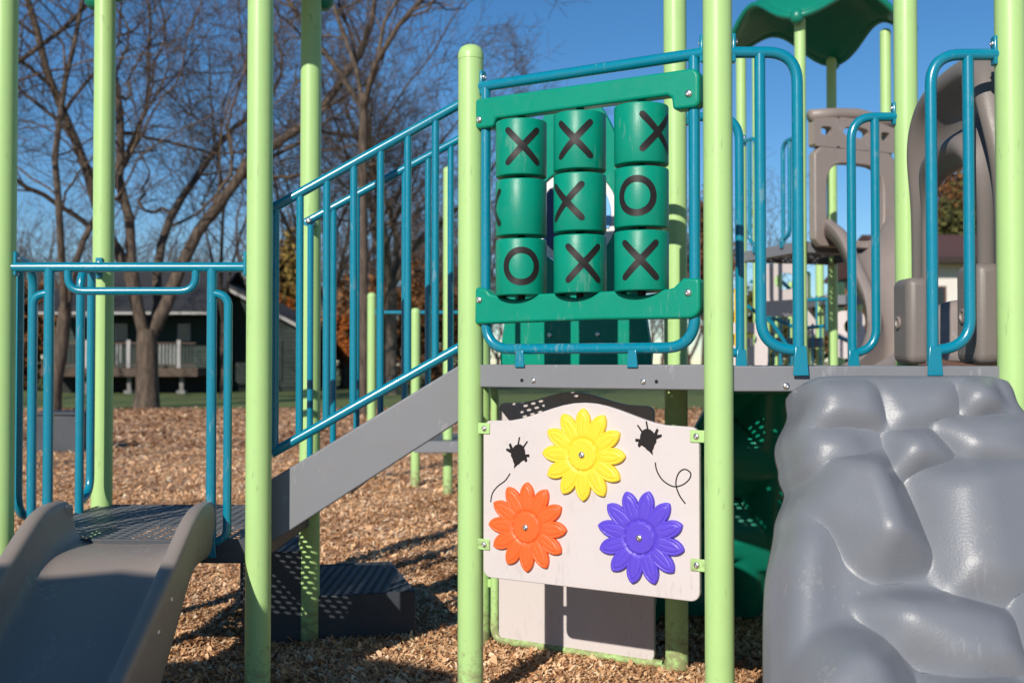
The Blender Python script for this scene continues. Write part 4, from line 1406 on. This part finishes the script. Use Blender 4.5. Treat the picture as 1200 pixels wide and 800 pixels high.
# ------------------------------------------------------------------ trees
def bare_tree(label, base, height, r0, seed, forks=3, fork_h=2.0, lean=(0, 0), dens=1.0, spread=.5, mat=BARK, group=None, cat='tree', levels=4, name='bare_tree', twig_r=.0085, build=True):
    rng = random.Random(seed)
    wood, tw = MB(), MB()
    up = Vector((0, 0, 1))

    def grow(p, d, L, r, lvl):
        nseg = max(3, int(L / (1.0 if lvl < 2 else .45)))
        if lvl >= 3: nseg = 3
        pts, rad = [p.copy()], [r]
        cur = p.copy(); dd = d.normalized()
        tip = r * (.32 if lvl < 3 else .4)
        kids = []
        for i in range(nseg):
            wob = .16 if lvl < 2 else .25
            dd = (dd + Vector((rng.gauss(0, wob), rng.gauss(0, wob), rng.gauss(0, wob * .6))) + up * (.07 if lvl < 3 else .03)).normalized()
            cur = cur + dd * (L / nseg)
            pts.append(cur.copy()); f = (i + 1) / nseg
            rad.append(max(r + (tip - r) * f, twig_r * .7))
            kids.append((cur.copy(), dd.copy(), rad[-1], f))
        tgt = wood if lvl < 2 else tw
        tgt.tube(pts, rad, (10, 8, 5, 3, 3)[min(lvl, 4)], caps=False)
        if lvl >= levels: return
        nb = {1: int(10 * dens), 2: int(9 * dens), 3: int(7 * dens)}[lvl]
        for k in range(nb):
            f = .18 + .8 * (k + rng.random()) / nb
            idx = min(len(kids) - 1, int(f * nseg))
            q, qd, qr, qf = kids[idx]
            a = pts[idx]; q = a.lerp(pts[idx + 1], f * nseg - idx if f * nseg - idx < 1 else 1)
            side = Vector((rng.gauss(0, 1), rng.gauss(0, 1), rng.gauss(0, .6)))
            side = (side - qd * side.dot(qd)).normalized()
            nd = qd * .62 + side * (.75 if lvl < 3 else .9) + up * .12
            ll = L * rng.uniform(.34, .62) * (1.1 - .5 * f)
            grow(q, nd, ll, max(qr * rng.uniform(.36, .54), twig_r), lvl + 1)
    b = Vector(base)
    top = b + Vector((lean[0], lean[1], fork_h))
    trunk_pts = [b - up * .3, b + up * .05, b.lerp(top, .3) + Vector((rng.gauss(0, .04), rng.gauss(0, .04), 0)), b.lerp(top, .65), top + up * .15]
    wood.tube(trunk_pts, [r0 * 1.35, r0 * 1.15, r0 * .95, r0 * .92, r0 * .8], 14, caps=False)
    for k in range(forks):
        az = 2 * PI * (k + rng.uniform(-.2, .2)) / forks + seed
        d = Vector((math.cos(az) * spread, math.sin(az) * spread, 1))
        grow(top - up * .2, d, (height - fork_h) * rng.uniform(.75, 1.05), r0 * rng.uniform(.42, .66), 1)
    if not build: return wood, tw
    t = thing(name, label, cat, b, group)
    obj('trunk', wood, mat, t, angle=180)
    obj('crown', tw, TWIG, t, angle=180)
    return t


GB = 'bare trees near the green house'
q = P(172, 478, 28.0)
bare_tree('bare tree with a thick trunk splitting into several stems in front of the green house', (q.x, 28.0, 0), 17, .30, 3, forks=4, fork_h=1.9, spread=.36, dens=1.02, group=GB)
q = P(62, 482, 26.5)
bare_tree('bare tree with a leaning trunk behind the utility box', (q.x, 26.5, 0), 16, .19, 11, forks=2, fork_h=2.4, lean=(.3, 0), spread=.34, dens=1.1, group=GB)
q = P(262, 470, 35)
bare_tree('slender bare tree between the porch and the darker wing of the house', (q.x, 35, 0), 13, .11, 21, forks=3, fork_h=2.6, spread=.4, dens=1.1, group=GB)
q = P(-330, 470, 24)
bare_tree('bare tree at the outer side of the house whose limbs reach into the top corner', (q.x, 24, 0), 15, .20, 8, forks=4, fork_h=3.0, lean=(.6, .2), spread=.75, dens=1.1, group=GB)
q = P(385, 470, 38)
bare_tree('tall bare tree behind the shaded lime post, its twigs filling the sky', (q.x, 38, 0), 17, .12, 33, forks=5, fork_h=3.0, spread=.42, dens=1.05, group=GB)
q = P(458, 455, 40)
bare_tree('bare tree with a straight pale trunk seen between the stair uprights', (q.x, 40, 0), 14, .24, 47, forks=4, fork_h=4.0, spread=.33, dens=1.2, mat=BARK2, group=GB)
bare_tree('high bare tree whose thin branches hang over the top of the picture', (-3.3, 24, 0), 15.5, .11, 54, forks=5, fork_h=7.0, spread=.6, dens=1.1, group=GB)
# trees behind and beside the photographer: they throw the branch shadows on the mulch
GS = 'bare trees behind the photographer'
bare_tree('bare tree beside the added sun blocker throwing long shadows over the mulch', (-15.5, -3.0, 0), 14, .22, 61, forks=4, fork_h=3, spread=.6, dens=.9, group=GS, levels=3)
bare_tree('bare tree far behind the added sun blocker', (-20.5, -7.5, 0), 15, .26, 72, forks=4, fork_h=3, spread=.6, dens=.9, group=GS, levels=3)
bare_tree('bare tree straight behind the photographer', (-1.5, -24, 0), 15, .26, 75, forks=4, fork_h=3, spread=.6, dens=.9, group=GS, levels=3)


def far_woods():
    rng = random.Random(9)
    allw = MB()
    for k in range(104):
        Y = rng.uniform(55, 95)
        px = rng.uniform(-120, 620) if k < 40 else rng.uniform(760, 880) if k < 46 else rng.uniform(395, 560) if k < 74 else rng.uniform(-60, 420)
        x = (px - 600) / FPX * Y
        h = rng.uniform(8.5, 14) * (1.25 if 420 < px < 530 else 1) if k < 74 else rng.uniform(6, 9)
        wd, tw = bare_tree('', (x, Y, 0), h, .16, 100 + k, forks=3, fork_h=1.5, spread=.38, dens=.95, twig_r=.014, levels=3, build=False)
        for m_ in (wd, tw):
            k0 = len(allw.v)
            allw.v += m_.v; allw.f += [tuple(i + k0 for i in f) for f in m_.f]; allw.m += m_.m
    tag(obj('far_woods', allw, FARTWIG, angle=180), 'distant brown leafless wood behind the playground', 'woods', kind='stuff')


far_woods()


def leaf_clump(n, c, rad, size, seed, squash=.8):
    rs = np.random.RandomState(seed)
    cl = rs.normal(0, .55, (max(8, n // 140), 3)); cl[:, 2] *= squash
    k = rs.randint(0, len(cl), n)
    pos = cl[k] + rs.normal(0, .16, (n, 3))
    pos = np.array(c) + pos * np.array(rad)
    a = rs.normal(0, 1, (n, 3)); a /= np.linalg.norm(a, axis=1)[:, None]
    b = np.cross(a, rs.normal(0, 1, (n, 3))); b /= np.linalg.norm(b, axis=1)[:, None]
    s = rs.uniform(.5, 1, n)[:, None] * size
    return np.stack([pos - a * s, pos - b * s * .5, pos + a * s, pos + b * s * .5], 1)


def leafy(label, name, px, ytop, ybase, Y, wpx, stops, seed, n, cat='tree', group=None, leaf=.2):
    zt = CAMZ + (HOR - ytop) / FPX * Y; x = (px - 600) / FPX * Y; w_ = wpx / FPX * Y / 2
    zb = max(0.3, CAMZ + (HOR - ybase) / FPX * Y)
    t = thing(name, label, cat, (x, Y, 0), group)
    mb = MB(); mb.tube([(x, Y, -.2), (x + .1, Y, zb), (x, Y, (zb + zt) / 2), (x - .1, Y, zt * .9)], [.28, .22, .14, .04], 8)
    rng = random.Random(seed)
    for k in range(9):
        z = zb + (zt - zb) * rng.uniform(.0, .8); an = rng.uniform(0, 2 * PI)
        mb.tube([(x, Y, z), (x + math.cos(an) * w_ * .4, Y + math.sin(an) * w_ * .4, z + (zt - zb) * .12), (x + math.cos(an) * w_ * .8, Y + math.sin(an) * w_ * .8, z + (zt - zb) * .2)], [.08, .05, .015], 5)
    obj('trunk', mb, BARK, t, angle=180)
    V = leaf_clump(n, (0, 0, (zt + zb) / 2), (w_ * .8, w_ * .8, (zt - zb) / 2 * .95), leaf, seed)
    o = quads_mesh('crown', V, island_mat(name + '_leaf', stops)); o.parent = t


RUST = [(0, (.06, .03, .015, 1)), (.5, (.17, .075, .03, 1)), (1, (.27, .13, .05, 1))]
OLIVE = [(0, (.03, .035, .012, 1)), (.5, (.075, .08, .025, 1)), (1, (.14, .13, .04, 1))]
OCHRE = [(0, (.08, .05, .015, 1)), (.5, (.22, .15, .04, 1)), (1, (.34, .24, .06, 1))]
ORNG = [(0, (.16, .04, .012, 1)), (.5, (.36, .10, .02, 1)), (1, (.48, .17, .04, 1))]
leafy('rust brown tree above the roof seen through the slide hood', 'autumn_tree', 1122, 185, 330, 62, 110, RUST, 2, 9000)
leafy('olive green bushy tree just above the brown roof seen through the slide hood', 'bushy_tree', 1130, 232, 360, 55, 120, OLIVE, 3, 9000)
leafy('rust brown tree seen in the narrow gap beside the tic-tac-toe panel', 'autumn_tree', 826, 235, 380, 62, 60, RUST, 5, 6000)
leafy('ochre leaved tree behind the darker wing of the house', 'autumn_tree', 330, 268, 400, 58, 70, OCHRE, 6, 5000)
leafy('low orange shrub glowing between the stair uprights', 'orange_shrub', 404, 372, 428, 50, 34, ORNG, 7, 2600, cat='shrub', leaf=.12)
leafy('small orange bush at the corner of the darker wing', 'orange_shrub', 336, 352, 400, 52, 24, ORNG, 8, 1800, cat='shrub', leaf=.12)
leafy('olive and brown thicket below the far wood', 'thicket_shrub', 420, 330, 462, 52, 130, RUST, 12, 7000, cat='shrub')
leafy('brown undergrowth thicket behind the far posts', 'thicket_shrub', 505, 325, 458, 54, 120, RUST, 14, 7000, cat='shrub')

leafy('brown thicket at the outer end of the green house', 'thicket_shrub', 12, 330, 450, 46, 110, RUST, 18, 7000, cat='shrub')
leafy('olive brown thicket below the distant tower, behind the far platforms', 'thicket_shrub', 900, 345, 440, 47, 130, OLIVE, 15, 8000, cat='shrub')
leafy('brown thicket behind the curved taupe slide', 'thicket_shrub', 1000, 340, 440, 48, 120, RUST, 16, 7000, cat='shrub')
# ------------------------------------------------------------------ the green house with its porch
SIDING = plastic('shade_toned_green_siding', (0.008, 0.026, 0.019), .7, .15, 2)  # green darkened in its colour to stand for tree shade
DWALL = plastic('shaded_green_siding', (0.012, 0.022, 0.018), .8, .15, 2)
ROOFM = plastic('charcoal_shingles', (0.028, 0.028, 0.031), .85, .35, 4, .6, 12)
TRIM = plastic('shade_greyed_white_trim', (.33, .32, .31), .6, .05, 3)  # white greyed in its colour for the shade on the house
DECKW = plastic('shade_toned_deck_boards', (.09, .06, .042), .8, .2, 4)  # brown darkened in its colour for the shaded porch
PIER = plastic('weathered_concrete', (.22, .21, .20), .85, .15, 3)
PANE = plastic('dark_window_glass', (.02, .025, .03), .08, .05, 2)
DUSK = plastic('shade_dark_porch_boards', (.018, .018, .018), .9, .1, 3)  # near-black colour stands for shade on and under the porch


def wall_box(mb, x0, x1, y0, y1, z0, z1):
    mb.box(((x0 + x1) / 2, (y0 + y1) / 2, (z0 + z1) / 2), (x1 - x0, y1 - y0, z1 - z0))


def siding(x0, x1, y, z0, z1, parent, mat):
    mb = MB()
    n = int((z1 - z0) / .16)
    for k in range(n):
        a = z0 + (z1 - z0) * k / n; b = z0 + (z1 - z0) * (k + 1) / n
        mb.add([(x0, y - .03, a), (x1, y - .03, a), (x1, y, b), (x0, y, b)], [(0, 1, 2, 3)])
    return obj('siding', mb, mat, parent, smooth=False)


def house():
    Y = 41.0
    X = lambda px: (px - 600) / FPX * Y
    Z = lambda py: CAMZ - (py - HOR) / FPX * Y
    t = thing('green_house', 'dark green house with grey shingle roof and a raised white railed porch', 'house', (X(160), Y, 0))
    x0, x1 = X(48), X(238)
    ze, zd = Z(369), Z(431)
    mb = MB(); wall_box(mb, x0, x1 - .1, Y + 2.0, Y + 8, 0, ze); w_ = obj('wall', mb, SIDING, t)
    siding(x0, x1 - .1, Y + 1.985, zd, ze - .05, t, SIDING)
    # roof: slope rising away from the eave
    zr = Z(331) + .55
    mb = MB(); mb.prism([(Y - .1, ze), (Y + 4.4, zr + .2), (Y + 8.8, ze), (Y + 8.8, ze + .14), (Y + 4.4, zr + .36), (Y - .1, ze + .14)], (x0 - .3, 0, 0), (0, 1, 0), (0, 0, 1), x1 - x0 + .5)
    obj('roof', mb, ROOFM, t, smooth=False)
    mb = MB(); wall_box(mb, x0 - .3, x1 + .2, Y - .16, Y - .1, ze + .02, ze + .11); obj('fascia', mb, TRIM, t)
    # porch
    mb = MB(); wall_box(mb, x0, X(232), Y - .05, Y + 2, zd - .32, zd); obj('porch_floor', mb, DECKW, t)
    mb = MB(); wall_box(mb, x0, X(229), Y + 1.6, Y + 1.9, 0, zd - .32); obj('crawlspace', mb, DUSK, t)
    for px in (97, 147, 209):
        mb = MB(); wall_box(mb, X(px) - .07, X(px) + .07, Y + .4, Y + .54, .1, zd - .3); c = obj('pier', mb, PIER, t)
        mb = MB(); wall_box(mb, X(px) - .16, X(px) + .16, Y + .3, Y + .64, 0, .14); obj('footing', mb, PIER, c)
    zh = Z(402)
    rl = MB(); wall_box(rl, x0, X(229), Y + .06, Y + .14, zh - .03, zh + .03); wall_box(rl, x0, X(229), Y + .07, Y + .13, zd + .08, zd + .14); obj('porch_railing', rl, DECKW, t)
    for px in (100, 150, 209):
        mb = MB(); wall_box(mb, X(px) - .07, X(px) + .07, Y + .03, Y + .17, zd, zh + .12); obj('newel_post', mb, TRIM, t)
    k = 0
    px = 52
    rng = random.Random(2)
    while px < 226:
        mb = MB(); wall_box(mb, X(px) - .022, X(px) + .022, Y + .08, Y + .12, zd + .1, zh - .04); obj('baluster', mb, TRIM if 184 < px < 204 or rng.random() < .12 else DUSK, t); px += 4.2  # dark balusters carry porch shade in their colour, the pale span reads sunlit
    for px0, px1 in ((190, 205), (112, 128)):
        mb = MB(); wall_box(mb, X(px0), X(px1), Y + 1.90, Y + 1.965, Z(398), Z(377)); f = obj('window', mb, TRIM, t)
        mb = MB(); wall_box(mb, X(px0) + .08, X(px1) - .08, Y + 1.885, Y + 1.897, Z(396.5), Z(378.5)); obj('pane', mb, PANE, f)
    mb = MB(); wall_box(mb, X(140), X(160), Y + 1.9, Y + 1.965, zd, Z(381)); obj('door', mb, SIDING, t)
    # attached darker wing
    t2 = thing('house_wing', 'darker green gabled wing with white roof trim beside the porch house', 'house', (X(300), Y + 4, 0))
    Y2 = Y + 3.2
    X2 = lambda px: (px - 600) / FPX * Y2
    Z2 = lambda py: CAMZ - (py - HOR) / FPX * Y2
    a, b = X2(238), X2(352)
    mb = MB(); mb.prism([(a, 0), (b, 0), (b, Z2(384)), (X2(266), Z2(338)), (a, Z2(366))], (0, Y2 + 6, 0), (1, 0, 0), (0, 0, 1), 6.0); obj('wall', mb, DWALL, t2, smooth=False)
    siding(a, b, Y2 - .03, 0.2, Z2(386), t2, DWALL)
    mb = MB(); mb.prism([(X2(262), Z2(336)), (X2(356), Z2(386)), (X2(356), Z2(381)), (X2(264), Z2(330))], (0, Y2 + 6.2, 0), (1, 0, 0), (0, 0, 1), 6.7); obj('roof', mb, ROOFM, t2, smooth=False)
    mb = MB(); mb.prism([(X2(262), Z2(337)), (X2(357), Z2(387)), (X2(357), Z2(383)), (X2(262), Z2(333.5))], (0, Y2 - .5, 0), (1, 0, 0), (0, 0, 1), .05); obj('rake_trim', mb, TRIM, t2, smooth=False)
    for px0 in (256, 322):
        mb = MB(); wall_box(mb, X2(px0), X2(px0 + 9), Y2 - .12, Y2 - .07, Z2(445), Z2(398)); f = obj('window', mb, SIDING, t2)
        mb = MB(); wall_box(mb, X2(px0) + .06, X2(px0 + 9) - .06, Y2 - .135, Y2 - .123, Z2(443), Z2(400)); obj('pane', mb, PANE, f)


house()


def pavilion():
    Y = 44.0
    X = lambda px: (px - 600) / FPX * Y
    Z = lambda py: CAMZ - (py - HOR) / FPX * Y
    t = thing('white_building', 'long low white building with a brown roof beyond the slide hood', 'building', (X(1000), Y, 0))
    WW = plastic('white_render', (.66, .62, .57), .7, .06, 2); BR = plastic('brown_roof_sheet', (.11, .05, .035), .6, .12, 3)
    x0, x1 = X(1072), X(1330)
    mb = MB(); wall_box(mb, x0, x1, Y, Y + 10, 0, Z(308)); obj('wall', mb, WW, t)
    mb = MB(); mb.prism([(Y - .9, Z(304)), (Y + 5, Z(278) + .7), (Y + 11, Z(304)), (Y + 11, Z(309)), (Y - .9, Z(309))], (x0 - .5, 0, 0), (0, 1, 0), (0, 0, 1), x1 - x0 + 1); obj('roof', mb, BR, t, smooth=False)
    mb = MB(); wall_box(mb, x0 - .5, x1 + .5, Y - 1.0, Y - .905, Z(310), Z(303)); obj('fascia', mb, plastic('dark_fascia', (.03, .018, .014), .6), t)
    for px in (1085, 1160, 1240):
        mb = MB(); wall_box(mb, X(px), X(px + 24), Y - .06, Y - .01, Z(395), Z(335)); f = obj('window', mb, BR, t)
        mb = MB(); wall_box(mb, X(px) + .1, X(px + 24) - .1, Y - .09, Y - .063, Z(393), Z(337)); obj('pane', mb, PANE, f)
    mb = MB(); wall_box(mb, x0 - .02, x1 + .02, Y - .04, Y - .005, 0, Z(402)); obj('plinth', mb, BR, t)


pavilion()

# ------------------------------------------------------------------ render settings
SC.render.engine = 'CYCLES'
SC.view_settings.view_transform = 'Standard'; SC.view_settings.look = 'None'
SC.view_settings.exposure = 0.12; SC.view_settings.gamma = 1.0; SC.view_settings.use_curve_mapping = False
SC.cycles.max_bounces = 8; SC.cycles.transparent_max_bounces = 16
SC.cycles.use_denoising = True
